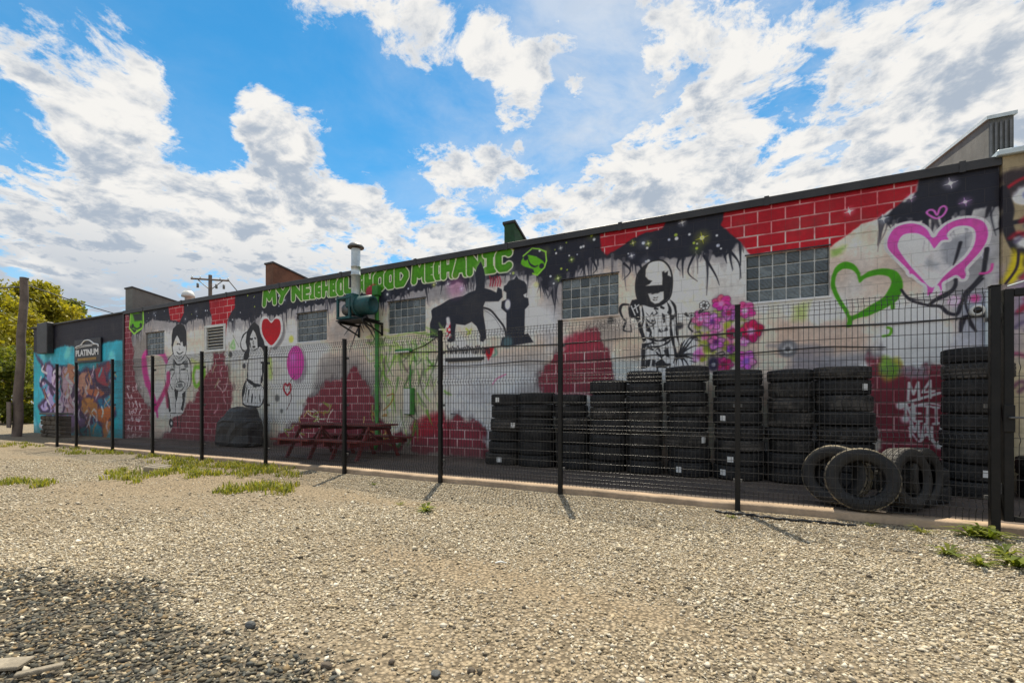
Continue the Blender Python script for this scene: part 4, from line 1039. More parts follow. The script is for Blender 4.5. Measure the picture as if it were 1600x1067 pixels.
def build_bricks():
    """the painted courses: each red block stands a few millimetres proud of its joints"""
    cells = []
    for k in range(0, 24):
        z0 = 0.08+0.2*k
        for i in range(-52, 9):
            x0 = 0.4*(i - 0.5*(k % 2))
            a, b, c, d = x0+0.010, x0+0.39, z0+0.010, z0+0.19
            if a < GX0+0.02 or b > GX1-0.02 or d > GH-0.09: continue
            s = [REDMASK[min(MH-1, int(zz*PPM)), min(MW-1, int((xx-MX0)*PPM))] for xx in (a, (a+b)/2, b) for zz in (c, d)]
            if sum(v > 0.6 for v in s) < 4: continue
            if any(h[0]-.02 < b and h[1]+.02 > a and h[2]-.02 < d and h[3]+.02 > c for h in [(p, q, WZ0, WZ1) for p, q in WIN] + [VENT, DOOR]): continue
            dist = -((a+b)/2)*0 + math.hypot((a+b)/2, 8.7)
            hidden = (c < 1.55 and -4.7 < (a+b)/2 < 1.5)
            if not hidden: cells.append((dist, a, b, c, d))
    cells.sort()
    for _, a, b, c, d in cells[:300]:
        t = 0.0055+random.uniform(0, .003); e = 0.008; y = WALL_Y
        vs = [(a,y,c),(b,y,c),(b,y,d),(a,y,d),(a+e,y-t,c+e),(b-e,y-t,c+e),(b-e,y-t,d-e),(a+e,y-t,d-e)]
        mb = MB(); mb.add(vs, [(4,5,6,7),(0,1,5,4),(1,2,6,5),(2,3,7,6),(3,0,4,7)])
        o = mb.build('brick', M['mural'], wall, recalc=False); add_uv(o.data, ORG[garage.name])
build_bricks()

LIFT = [0.0012]
def sheet(name, label, pts):
    """one painted figure of the mural, a film of paint on the wall"""
    LIFT[0] += 0.0002; lift = LIFT[0]
    mb = MB(); mb.add([(x, WALL_Y-lift, z) for x, z in pts], [tuple(range(len(pts)))])
    area = sum(pts[i][0]*pts[(i+1) % len(pts)][1]-pts[(i+1) % len(pts)][0]*pts[i][1] for i in range(len(pts)))
    if area < 0: mb.f = [tuple(reversed(mb.f[0]))]
    o = mb.build(name, M['mural'], garage, recalc=False); add_uv(o.data, ORG[garage.name]); o['label'] = label
z4 = Zm(590, 370, 5.714); zb = Zm(230, 480, 5.34); zw = Zm(330, 480, 5.34); zk = Zm(950, 390, 5.08); zf = Zm(1070, 440, 6.667); hp = Zm(1370, 300, 6.278); h7 = Zm(1300, 160, 2.963)
sheet('painted_lettering', 'green painted lettering reading MY', P((408,482),(409,449),(453,444),(441,478)))
sheet('painted_lettering', 'green painted lettering reading NEIGHBOURHOOD', P((453.5,472),(453.5,444),(545,431),(592,423),(636,411),(640,428),(632,447),(592,456),(545,462)))
sheet('painted_lettering', 'green painted lettering reading MECHANIC', P((642,446),(641,411),(700,401),(799,385),(799,424),(742,431),(700,437)))
sheet('painted_car_emblem', 'smiling green car emblem on the black band', z4((1275,260),(1280,180),(1380,95),(1520,130),(1510,280),(1420,355),(1370,330)))
sheet('painted_boy', 'black and white stencil of a seated boy', zb((200,330),(205,190),(280,130),(335,200),(330,380),(368,480),(365,640),(330,700),(300,890),(270,1020),(190,1010),(175,880),(150,640),(155,490)))
sheet('painted_woman', 'black and white stencil of a long-haired woman', zw((360,118),(405,155),(455,330),(455,470),(440,660),(440,790),(400,838),(262,815),(258,700),(300,600),(300,445),(240,300),(300,195)))
sheet('painted_heart', 'red painted heart balloon', P((424,496),(413,491),(404,503),(406,522),(424,545),(443,525),(444,503),(436,491)))
sheet('painted_balloon', 'magenta painted balloon', [w2(461.5+14*math.cos(a/16*6.283), 567+20*math.sin(a/16*6.283)) for a in range(16)])
sheet('painted_dog', 'black dog silhouette', z4((468,902),(468,700),(495,640),(640,560),(870,480),(865,330),(922,218),(965,350),(956,460),(1060,498),(1072,448),(1118,470),(1116,545),(1080,580),(962,585),(950,700),(975,900),(945,940),(912,930),(880,800),(840,762),(700,785),(692,940),(610,940),(602,830),(548,830),(538,904)))
sheet('painted_hydrant', 'black fire hydrant silhouette', z4((1146,430),(1172,390),(1240,344),(1312,396),(1340,430),(1340,505),(1350,550),(1354,615),(1318,655),(1316,870),(1396,944),(1200,976),(1094,976),(1148,885),(1148,680),(1100,640),(1106,575),(1146,555),(1146,505),(1120,480)))
sheet('painted_child', 'stencil of a child wearing a helmet', zk((320,100),(390,80),(470,100),(515,240),(500,380),(545,500),(580,760),(540,960),(262,960),(262,740),(230,580),(185,660),(118,650),(90,480),(190,395),(235,400),(215,290)))
sheet('painted_bouquet', 'pink and lilac painted flowers with green leaves', zf((100,470),(90,370),(300,200),(320,150),(470,150),(720,220),(830,500),(740,620),(750,920),(230,920),(110,700)))
sheet('painted_heart', 'green outlined painted heart', h7((-6,870),(-5,815),(20,755),(60,735),(110,748),(135,800),(180,775),(250,765),(305,780),(332,830),(325,885),(285,955),(100,1012),(90,1040),(62,1040),(25,930)))
sheet('painted_heart', 'dripping magenta outlined painted heart', hp((88,560),(85,480),(130,380),(330,292),(440,312),(555,430),(680,302),(930,240),(1060,275),(1112,370),(1100,490),(930,710),(895,810),(870,870),(780,845),(660,910),(620,1050),(480,1040),(465,930),(300,830),(160,650)))

def build_windows():
    bw, bh = 0.195, 0.195
    for wi, (a, b) in enumerate(WIN):
        y = WALL_Y
        mb = MB(); mb.box(a-0.001, b+0.001, y+0.055, y+0.098, WZ0-0.001, WZ1+0.001)
        w = mb.build('window', M['mortar'], garage)
        mb = MB(); mb.bbox(a-0.03, b+0.03, y-0.02, y+0.05, WZ0-0.045, WZ0-0.002, 0.008); q = mb.build('sill', M['mural'], w); add_uv(q.data, ORG[garage.name])
        mb = MB(); mb.box(a-0.02, b+0.02, y-0.018, y-0.003, WZ1+0.004, WZ1+0.022); mb.build('lintel_bead', M['flashing'], w)
        nx, nz = 6, 4; cw, ch = (b-a)/nx, (WZ1-WZ0)/nz
        for i in range(nx):
            for k in range(nz):
                x0, x1 = a+i*cw+0.009, a+(i+1)*cw-0.009; z0, z1 = WZ0+k*ch+0.008, WZ0+(k+1)*ch-0.008
                mb = MB(); yf = y+0.035; yb = y+0.054; e = 0.018
                mb.add([(x0,yb,z0),(x1,yb,z0),(x1,yb,z1),(x0,yb,z1),(x0,yf+.010,z0),(x1,yf+.010,z0),(x1,yf+.010,z1),(x0,yf+.010,z1),(x0+e,yf,z0+e),(x1-e,yf,z0+e),(x1-e,yf,z1-e),(x0+e,yf,z1-e)],
                       [(8,9,10,11)]+[(j,(j+1)%4,(j+1)%4+4,j+4) for j in range(4)]+[(j+4,(j+1)%4+4,(j+1)%4+8,j+8) for j in range(4)])
                mb.build('glass_block', M['glass_block'], w)
build_windows()
def build_vent():
    a, b, c, d = VENT; y = WALL_Y
    mb = MB()
    mb.bbox(a-.05, b+.05, y-.03, y+.03, d-.05, d+.03, .008); mb.bbox(a-.05, b+.05, y-.03, y+.03, c-.03, c+.05, .008)
    mb.bbox(a-.05, a+.05, y-.026, y+.03, c+.051, d-.051, .008); mb.bbox(b-.05, b+.05, y-.026, y+.03, c+.051, d-.051, .008)
    v = mb.build('louvre_vent', M['white_paint'], garage)
    mb = MB(); mb.box(a, b, y+.085, y+.099, c, d); mb.build('backing', M['dark_slat'], v)
    n = 7
    for i in range(n):
        z = c+.06+(d-c-.12)*(i+.5)/n
        mb = MB(); mb.box(-(b-a)/2+.052, (b-a)/2-.052, -.026, .026, -.006, .006, Rot(((a+b)/2, y+.03, z), R(-25)))
        mb.build('slat', M['white_paint'], v)
build_vent()
def build_door():
    a, b, c, d = DOOR; y = WALL_Y
    mb = MB(); mb.box(a+.03, b-.03, y+.035, y+.08, c+.01, d-.03)
    o = mb.build('door', M['mural'], garage); add_uv(o.data, ORG[garage.name]); o['label'] = 'flush door painted over with pale mural'
    for (x0,x1,z0,z1) in ((a-.035,a+.028,c,d+.045),(b-.028,b+.035,c,d+.045)):
        mb = MB(); mb.box(x0, x1, y-.012, y+.06, z0, z1); q = mb.build('door_frame', M['mural'], garage); add_uv(q.data, ORG[garage.name])
    mb = MB(); mb.box(a-.034, b+.034, y-.016, y+.058, d-.026, d+.044); mb.build('door_frame', M['dark_slat'], garage)
    mb = MB(); mb.tube([(a+.12, y+.034, 1.05), (a+.12, y-.02, 1.05), (a+.24, y-.02, 1.05)], .012, 8); mb.build('handle', M['galv_dark'], o)
build_door()
def cable(pts, r, name='cable', mat='black_plastic', parent=garage):
    mb = MB(); mb.tube(pts, r, 6); return mb.build(name, M[mat], parent)
def sag(x0, x1, z, amp, y, n=40):
    out = []
    for i in range(n+1):
        x = x0+(x1-x0)*i/n; s = ((x-x0) % 2.6)/2.6
        out.append((x, y, z-amp*math.sin(math.pi*s)+0.01*math.sin(x*2.3)))
    return out
cable(sag(-7.2, 3.0, 2.50, 0.025, WALL_Y-.016), .010)
cable(sag(-6.6, 1.9, 2.17, 0.05, WALL_Y-.014), .008)
cable(sag(-19.8, -11.4, 2.62, 0.03, WALL_Y-.012), .010)
# green drain pipe
gx, _, gz = at(592, 462, WALL_Y)
mb = MB(); mb.tube([(gx, WALL_Y-.05, gz), (gx, WALL_Y-.07, gz-.1), (gx, WALL_Y-.07, .3), (gx+.02, WALL_Y-.16, .16)], .048, 10)
for z in (3.2, 2.2, 1.1): mb.tube([(gx, WALL_Y-.07, z-.03), (gx, WALL_Y-.07, z+.03)], .060, 10)
mb.bbox(gx-.09, gx+.09, WALL_Y-.16, WALL_Y-.004, gz-.02, gz+.22, .015)
mb.build('drain_pipe', M['green_paint'], garage)
# pale conduit at the gate end
cx = at(1541, 500, WALL_Y)[0]
mb = MB(); mb.tube([(cx, WALL_Y-.035, 1.0), (cx, WALL_Y-.035, at(1541, 455, WALL_Y)[2])], .028, 10); mb.build('conduit', M['galv'], garage)

# firewall fins standing on the roof
def fin(pxl, pxr, pyt, yfront, yback, dz, mat, w=None, cap='flashing', pilaster=None):
    x0, _, z = at(pxl, pyt, yfront); x1 = at(pxr, pyt, yfront)[0]
    mb = MB(); mb.prism([(yfront, GH-.2), (yback, GH-.2), (yback, z+dz), (yfront, z)], 'x', x0, x1)
    f = mb.build('firewall', M[mat], garage)
    mb = MB(); t = .05
    mb.prism([(yfront-.03, z+.001), (yback, z+dz+.001), (yback, z+dz+t), (yfront-.03, z+t)], 'x', x0-.03, x1+.03); mb.build('coping', M[cap], f)
    if pilaster:
        mb = MB()
        for i in range(5): mb.box(x0+(x1-x0)*(i+.1)/5, x0+(x1-x0)*(i+.6)/5, yfront-.02, yfront-.002, GH+.07, z-.06)
        mb.build('cladding_rib', M[pilaster], f)
fin(1545, 1584, 188, 8.93, 14.5, 1.0, 'grey_block', cap='galv', pilaster='galv_dark')
fin(415, 427, 414, 9.0, 14.0, -0.80, 'brown_block')
fin(788, 804, 351, 9.0, 12.0, -1.2, 'dark_green')
fin(196, 207, 452, 9.0, 14.0, -0.8, 'grey_block')
# roof vent
def roof_vent():
    x, y, z = at(294, 459, 11.0)
    t = thing('roof_vent', 'small pale cowled vent pipe standing on the garage roof', 'vent', (x, y, GH-.35))
    mb = MB(); mb.lathe([(.12, GH-.35-z), (.12, -.15), (.13, -.15)], 16, Rot((x, y, z))); mb.build('pipe', M['white_paint'], t)
    mb = MB(); mb.lathe([(0, .12), (.16, .10), (.24, -.06), (.24, -.14), (.12, -.16)], 18, Rot((x, y, z))); mb.build('cowl', M['white_paint'], t)
roof_vent()

# annex with the turquoise piece
AX0 = -28.25
annex = thing('annex_building', 'far black-topped annex with a turquoise graffiti piece on its wall', 'building', ((AX0+GX0)/2, WALL_Y, 0))
def build_annex():
    H = 4.60
    mb = MB(); mb.add([(AX0, WALL_Y+.02, 0), (GX0-.004, WALL_Y+.02, 0), (GX0-.004, WALL_Y+.02, H), (AX0, WALL_Y+.02, H)], [(0,1,2,3)])
    o = mb.build('wall', M['mural'], annex, recalc=False); add_uv(o.data, ORG[annex.name])
    mb = MB(); mb.box(AX0+.01, GX0-.05, WALL_Y+.04, WALL_Y+18, 0, H-.3); mb.build('body', M['grey_block'], annex)
    mb = MB(); mb.bbox(AX0-.05, GX0-.035, WALL_Y-.06, WALL_Y+.25, H+.001, H+.06, .01); mb.build('parapet_cap', M['flashing'], annex)
    xa = at(84, 500, WALL_Y)[0]; xb = at(68, 500, WALL_Y)[0]
    mb = MB(); mb.bbox(xb, xa, WALL_Y-.22, WALL_Y+.01, 3.42, H+.12, .02); mb.build('rainwater_hopper', M['flashing'], annex)
    mb = MB(); mb.box(GX0-.10, GX0-.006, WALL_Y-.03, WALL_Y+.018, 0, 4.56); mb.build('corner_post', M['flashing'], annex)
build_annex()
# neighbouring building beyond the gate
neighbour = thing('neighbouring_building', 'olive painted block building with roots and eye graffiti beyond the gate', 'building', (7, WALL_Y, 0))
def build_neighbour():
    H = at(1580, 243, WALL_Y-.06)[2]
    y = WALL_Y-.06
    mb = MB(); mb.add([(GX1+.012, y, 0), (12, y, 0), (12, y, H), (GX1+.012, y, H)], [(0,1,2,3)]); mb.add([(GX1+.012, y, 0), (GX1+.012, y, H), (GX1+.012, y+.5, H), (GX1+.012, y+.5, 0)], [(0,1,2,3)])
    o = mb.build('wall', M['mural'], neighbour, recalc=False); add_uv(o.data, ORG[neighbour.name])
    mb = MB(); mb.box(GX1+.03, 12, y+.02, y+20, 0, H-.05); mb.build('body', M['grey_block'], neighbour)
    mb = MB(); mb.bbox(GX1-.06, 12, y-.06, y+.30, H+.001, H+.085, .012); mb.build('coping', M['galv'], neighbour)
build_neighbour()
# ------------------------------------------------------------------ wall-mounted things
def blower():
    y = WALL_Y-.42
    px0 = at(549.5, 430, y)[0]; px1 = at(562.5, 430, y)[0]; cx = (px0+px1)/2; r = (px1-px0)/2*.80
    zt = at(556, 386, y)[2]; zb = at(556, 463, y)[2]
    t = thing('exhaust_blower', 'teal extractor blower with tall galvanised stack on the garage wall', 'exhaust fan', (cx, WALL_Y, zb-.6))
    mb = MB(); mb.lathe([(r*.98, zb-.05), (r*.98, zb+.5), (r*1.06, zb+.5), (r*1.06, zb+.53), (r*.98, zb+.53), (r*.98, zt-.5), (r*1.05, zt-.5), (r*1.05, zt-.47), (r*.98, zt-.47), (r*.98, zt-.05)], 24, Rot((cx, y, 0)))
    s = mb.build('stack', M['galv'], t)
    mb = MB(); mb.lathe([(r*.2, zt+.0), (r*1.75, zt-.03), (r*1.78, zt+.0), (r*1.2, zt+.07), (0.001, zt+.09)], 24, Rot((cx, y, 0))); mb.build('rain_cap', M['galv_dark'], s)
    # scroll housing, axis along the wall
    sx0, sx1 = at(559, 480, y)[0], at(581, 480, y)[0]; zc = at(566, 478, y)[2]; rr_ = .23
    MX = Rot(((sx0+sx1)/2+.05, y, zc), 0, R(90))
    hw = (sx1-sx0)/2
    mb = MB(); mb.lathe([(.0, -hw), (rr_*.8, -hw), (rr_, -hw+.04), (rr_, hw-.04), (rr_*.8, hw), (.15, hw), (.14, hw-.05), (0, hw-.05)], 28, MX)
    mb.bbox(cx-r*1.15, cx+r*1.15, y-.22, y+.22, zc-.05, zb+.03, .02)
    h = mb.build('scroll_housing', M['teal'], t)
    mb = MB(); mb.lathe([(rr_+.03, -hw-.005), (rr_+.03, -hw+.03), (rr_-.02, -hw+.03)], 28, MX); mb.build('flange', M['teal'], h)
    # motor in its frame at the left
    mx0, mx1 = at(537, 482, y)[0], at(558, 482, y)[0]
    mb = MB()
    for (za, zb_) in ((zc-.32, zc-.26), (zc+.16, zc+.21)): mb.bbox(mx0, mx1, y-.24, y+.2, za, zb_, .008)
    for xx in (mx0, mx1-.06): mb.bbox(xx+.002, xx+.058, y-.238, y-.18, zc-.258, zc+.158, .006); mb.bbox(xx+.002, xx+.058, y+.14, y+.198, zc-.258, zc+.158, .006)
    f = mb.build('motor_frame', M['teal'], t)
    mb = MB(); mb.lathe([(0, mx0+.06), (.13, mx0+.06), (.15, mx0+.1), (.15, mx1-.02), (.05, mx1-.02), (.05, sx0+.02)], 18, Rot((0, y, zc-.06), 0, R(90))); mb.build('motor', M['galv_dark'], f)
    # wall bracket
    for xx in (mx0+.1, sx1-.05):
        mb = MB(); mb.box(xx-.025, xx+.025, y-.26, WALL_Y-.004, zc-.42, zc-.37)
        mb.tube([(xx, y-.22, zc-.43), (xx, WALL_Y-.02, zc-.64)], .022, 6); mb.box(xx-.025, xx+.025, WALL_Y-.03, WALL_Y-.005, zc-.68, zc-.43)
        mb.build('bracket', M['black_metal'], t)
    mb = MB(); mb.box(mx0, sx1+.03, y-.25, y+.25, zc-.368, zc-.345); mb.build('shelf_plate', M['black_metal'], t)
blower()
def meter_box():
    y = WALL_Y-.16
    x0, _, z1 = at(630.5, 606, y); x1 = at(642, 606, y)[0]; z0 = at(635, 648, y)[2]
    t = thing('meter_box', 'pale electrical box with green side below the tube lamp', 'electrical box', ((x0+x1)/2, WALL_Y, z0))
    mb = MB(); mb.bbox(x0, x1, y, WALL_Y-.004, z0, z1, .015); b = mb.build('casing', M['green_paint'], t)
    mb = MB(); mb.bbox(x0+.01, x1-.02, y-.018, y-.002, z0+.02, z1-.02, .006); mb.build('cover', M['white_paint'], b)
    mb = MB(); mb.tube([((x0+x1)/2, WALL_Y-.05, z1), ((x0+x1)/2, WALL_Y-.05, z1+.55)], .02, 8); mb.build('conduit', M['green_paint'], t)
meter_box()
def tube_lamp():
    y = WALL_Y-.10
    x0, _, z = at(617, 550, y); x1 = at(641, 548, y)[0]
    t = thing('tube_lamp', 'pale green horizontal tube lamp on the wall above the meter box', 'wall lamp', ((x0+x1)/2, WALL_Y, z))
    mb = MB(); mb.bbox(x0, x1, y-.02, WALL_Y-.004, z+.0, z+.06, .012); mb.build('housing', M['green_paint'], t)
    mb = MB(); mb.tube([(x0+.03, y-.02, z-.012), (x1-.03, y-.02, z-.012)], .022, 10); mb.build('tube', M['white_paint'], t)
    mb = MB(); mb.tube([(x1, WALL_Y-.02, z+.03), (x1+.35, WALL_Y-.02, z+.12), (x1+.8, WALL_Y-.02, z+.34)], .01, 6); mb.build('cable', M['black_plastic'], t)
tube_lamp()
def security_camera():
    y = WALL_Y-.10
    x, _, z = at(1527, 485, y)
    t = thing('security_camera', 'white ball security camera on the wall beside the gate', 'camera', (x, WALL_Y, z))
    d = Vector((-x*.6-.2, -y, -.9)).normalized()
    q = d.to_track_quat('Z', 'Y').to_matrix().to_4x4(); Mx = Matrix.Translation((x, y, z)) @ q
    mb = MB(); mb.lathe([(.0, -.07), (.05, -.06), (.075, -.02), (.08, .02), (.07, .05), (.05, .06), (.045, .045)], 20, Mx); h = mb.build('housing', M['white_paint'], t)
    mb = MB(); mb.lathe([(.0, .052), (.03, .05), (.046, .044)], 16, Mx); mb.build('lens', M['lens'], h)
    mb = MB(); mb.lathe([(.0, 0), (.065, 0), (.065, .03), (.03, .05), (.03, .09)], 18, Rot((x, WALL_Y-.003, z), R(90))); mb.build('mount', M['white_paint'], t)
    mb = MB(); mb.tube([(x+.06, WALL_Y-.03, z+.02), (x+.2, WALL_Y-.03, z+.08)], .012, 6); mb.build('cable', M['black_plastic'], t)
security_camera()
def text_mesh(name, body, size, width, mat, parent, x, y, z, extrude=.004, weight=0.0):
    cu = bpy.data.curves.new(name, 'FONT'); cu.body = body; cu.size = size; cu.extrude = extrude; cu.align_x = 'CENTER'; cu.offset = weight
    o = bpy.data.objects.new('tmp', cu); COL.objects.link(o)
    dg = bpy.context.evaluated_depsgraph_get(); me = bpy.data.meshes.new_from_object(o.evaluated_get(dg)); bpy.data.objects.remove(o)
    co = np.empty(len(me.vertices)*3, np.float32); me.vertices.foreach_get('co', co); co = co.reshape(-1, 3)
    s = width/(co[:, 0].max()-co[:, 0].min())
    org = ORG[parent.name]
    new = np.stack([co[:, 0]*s + x - org[0], -co[:, 2] + y - org[1], co[:, 1] + z - org[2]], -1)
    me.vertices.foreach_set('co', new.ravel()); me.update(); me.name = name
    return link(name, me, mat, parent)
def wall_sign():
    y = WALL_Y-.03
    x0, _, zt = at(117, 530, y); x1 = at(158, 528, y)[0]; zb = at(140, 566, y)[2]; zt = at(140, 529, y)[2]
    t = thing('wall_sign', 'black sign with white car outline above gold line on the turquoise wall', 'sign', ((x0+x1)/2, y, zb))
    mb = MB(); mb.bbox(x0, x1, y-.02, y+.03, zb, zt, .01); mb.build('board', M['sign_board'], t)
    w, h = x1-x0, zt-zb; X = lambda u: x0+w*u; Zz = lambda v: zb+h*v
    text_mesh('lettering', 'PLATINUM', h*.36, w*.86, M['sign_white'], t, (x0+x1)/2, y-.026, Zz(.30), .003, .012)
    for k, c in enumerate([[(.07,.66),(.14,.72),(.28,.76),(.42,.92),(.60,.92),(.78,.76),(.92,.70),(.94,.60)], [(.28,.74),(.44,.73),(.80,.73)], [(.10,.62),(.2,.66),(.45,.68),(.7,.68)]]):
        mb = MB(); mb.tube([(X(u), y-.03, Zz(v)) for u, v in curve(c)], .028 if k == 0 else .016, 6); mb.build('car_outline', M['sign_white'], t)
    mb = MB(); rr = random.Random(3); u = .14
    while u < .84:
        ww = rr.uniform(.03, .05); mb.box(X(u), X(u+ww*.72), y-.027, y-.0205, Zz(.09), Zz(.20)); u += ww
    mb.build('gold_lettering', M['sign_gold'], t)
wall_sign()

# ------------------------------------------------------------------ fence and gate
POSTS = [-18.16, -16.95, -14.90, -12.95, -10.90, -8.70, -6.50, -4.38, -2.32, -0.07]
END_X = at(1553, 640, FENCE_Y)[0]
FT = 2.42
fence = thing('mesh_fence', 'black welded mesh fence with square posts along the kerb', 'fence', (-8, FENCE_Y, 0))
def post(x, w, top, parent, z0=-.1, name='post'):
    mb = MB(); mb.bbox(x-w/2, x+w/2, FENCE_Y-w/2-.01, FENCE_Y+w/2-.01, z0, top, .004)
    mb.bbox(x-w/2-.004, x+w/2+.004, FENCE_Y-w/2-.014, FENCE_Y+w/2-.006, top+.001, top+.012, .003)
    p = mb.build(name, M['black_metal'], parent)
    for z in (.35, 1.25, 2.1):
        mb = MB(); mb.box(x-w/2-.02, x+w/2+.02, FENCE_Y+w/2-.008, FENCE_Y+w/2+.024, z-.02, z+.02); mb.build('clamp', M['galv_dark'], p)
    return p
for x in POSTS: post(x, .058, FT+.02, fence)
post(END_X, .070, FT-.01, fence)
V_Z = [2.32, 1.62, 0.92, 0.24]
H_Z = sorted([2.405] + [v+o for v in V_Z for o in (.05, 0, -.05)] + [2.13, 1.99, 1.85, 1.75, 1.43, 1.29, 1.16, 1.05, .73, .59, .45, .34, .13])
def wire_panel(x0, x1, parent, y, top=FT, zlo=.11, hz=H_Z, name='wire_mesh'):
    mb = MB(); r = .0024
    def sq(a, b, rr=r):      # square bar between two points
        a, b = Vector(a), Vector(b); t = (b-a).normalized(); u = Vector((0, 1, 0)) if abs(t.y) < .9 else Vector((1, 0, 0)); u = (u-t*u.dot(t)).normalized(); w = t.cross(u)
        vs = [q + u*rr*su + w*rr*sw for q in (a, b) for su, sw in ((1,1),(1,-1),(-1,-1),(-1,1))]
        mb.add(vs, [(0,1,5,4),(1,2,6,5),(2,3,7,6),(3,0,4,7)])
    n = max(2, int(round((x1-x0)/.05)))
    zs = [zlo]
    for v in sorted(V_Z): zs += [v-.05, v, v+.05]
    zs = [z for z in zs if zlo <= z < top] + [top]
    for i in range(n+1):
        x = x0+(x1-x0)*i/n
        for a, b in zip(zs[:-1], zs[1:]):
            ya = y - (.03 if any(abs(a-v) < .001 for v in V_Z) else 0); yb = y - (.03 if any(abs(b-v) < .001 for v in V_Z) else 0)
            sq((x, ya, a), (x, yb, b))
    for z in hz:
        if not zlo < z < top: continue
        yy = y - (.03 if any(abs(z-v) < .001 for v in V_Z) else 0) - .0045
        mb.tube([(x0, yy, z), (x1, yy, z)], .0027, 6, caps=False)
    o = mb.build(name, M['wire'], parent, recalc=False); o['kind'] = 'stuff'
    return o
allp = POSTS + [END_X]
for a, b in zip(allp[:-1], allp[1:]): wire_panel(a+.02, b-.02, fence, FENCE_Y+.035)
def gate():
    x0 = at(1566, 640, FENCE_Y)[0]; x1 = x0+1.5
    zt = at(1575, 452, FENCE_Y)[2]; zb = .14
    t = thing('yard_gate', 'black steel mesh gate hung on the stout end post of the fence', 'gate', (x0, FENCE_Y, 0))
    s = .072; y0, y1 = FENCE_Y-.035, FENCE_Y+.035
    mb = MB()
    mb.bbox(x0, x0+s, y0, y1, zb, zt, .005); mb.bbox(x1-s, x1, y0, y1, zb, zt, .005)
    mb.bbox(x0+s+.001, x1-s-.001, y0+.002, y1-.002, zt-s, zt, .005); mb.bbox(x0+s+.001, x1-s-.001, y0+.002, y1-.002, zb, zb+.05, .005)
    mb.build('frame', M['black_metal'], t)
    wire_panel(x0+s, x1-s, t, FENCE_Y+.01, zt-s, zb+.05, [zb+.2+.2*i for i in range(12)], 'wire_infill')
    mb = MB(); mb.bbox(x0-.012, x0+.07, y0-.03, y0-.002, 1.0, 1.26, .006); l = mb.build('latch', M['black_metal'], t)
    mb = MB(); mb.tube([(x0+.03, y0-.03, 1.14), (x0+.03, y0-.07, 1.14), (x0+.12, y0-.07, 1.14)], .01, 8); mb.build('handle', M['galv_dark'], l)
    for z in (.45, 2.2):
        mb = MB(); mb.tube([(x0-.02, y0+.03, z-.05), (x0-.02, y0+.03, z+.05)], .016, 8); mb.build('hinge', M['galv_dark'], t)
    mb = MB(); w = []
    for i in range(9):       # a strip of twisted wire guard along the top rail
        w.append((x0+.02+i*.16, y0-.01, zt+.02+(.05 if i % 2 else 0)))
    mb.tube(w, .007, 5); mb.build('guard_wire', M['galv'], t)
    post(x1+.08, .085, FT+.22, t, name='hinge_post')
gate()

# ------------------------------------------------------------------ tyres
def tyre_meshes(Rr, w, kind):
    """carcass and tread band of one tyre pattern, axis along z, standing on z=0"""
    ri = Rr*.60; sw = w*.56
    prof = [(ri, .30*w), (ri-.012, .36*w), (ri+.01, .43*w), (ri+.03, .455*w), (ri+(Rr-ri)*.35, .497*w), (ri+(Rr-ri)*.55, .50*w), (ri+(Rr-ri)*.78, .485*w), (Rr*.955, .445*w), (Rr*.985, .40*w), (Rr*.985, 0)]
    full = prof + [(r, -z) for r, z in reversed(prof[:-1])]
    inner = [(ri+.015, -.28*w), (ri+(Rr-ri)*.5, -.42*w), (Rr*.93, -.30*w), (Rr*.945, 0), (Rr*.93, .30*w), (ri+(Rr-ri)*.5, .42*w), (ri+.015, .28*w)]
    mb = MB(); mb.lathe(full + inner, 48, Rot((0, 0, w/2)), close=True)
    carc = mb.mesh('carcass'); fix_normals(carc)
    seg = {0: 120, 1: 96, 2: 144, 3: 84}[kind]
    rows = [-.455, -.40, -.395, -.27, -.255, -.225, -.21, -.08, -.065, -.035, -.02, .02, .035, .065, .08, .21, .225, .255, .27, .395, .40, .455]
    if kind == 1: groove = lambda u: .24 < abs(u) < .30 or abs(u) < .03
    elif kind == 2: groove = lambda u: .22 < abs(u) < .26 or .03 < abs(u) < .07
    elif kind == 3: groove = lambda u: .21 < abs(u) < .26
    else: groove = lambda u: .22 < abs(u) < .26 or abs(u) < .03
    vs = []; fs = []; n = len(rows)
    for k in range(seg):
        for j, u in enumerate(rows):
            uc = u
            shift = {0: abs(u)*.10, 1: u*.14, 2: abs(u)*.05, 3: abs(u)*.16}[kind]
            a = 2*math.pi*k/seg + shift
            ph = k % {0: 4, 1: 6, 2: 4, 3: 4}[kind]
            r = Rr
            if groove(u): r = Rr-.009
            elif ph == 0 and (abs(u) > .24 or kind in (0, 3)): r = Rr-.007
            elif kind == 1 and ph == 3 and .03 < abs(u) < .24: r = Rr-.006
            r -= .06*max(0, abs(u)-.30)**1.0*.35 if abs(u) > .30 else 0
            if abs(u) > .44: r = Rr*.955
            vs.append((r*math.cos(a), r*math.sin(a), w/2+uc*w))
    for k in range(seg):
        k2 = (k+1) % seg
        for j in range(n-1): fs.append((k*n+j, k2*n+j, k2*n+j+1, k*n+j+1))
    mb = MB(); mb.add(vs, fs); tr = mb.mesh('tread'); fix_normals(tr)
    return carc, tr
TY = {}
def get_tyre(Rr, w, kind):
    key = (round(Rr, 3), round(w, 3), kind)
    if key not in TY: TY[key] = tyre_meshes(Rr, w, kind)
    return TY[key]
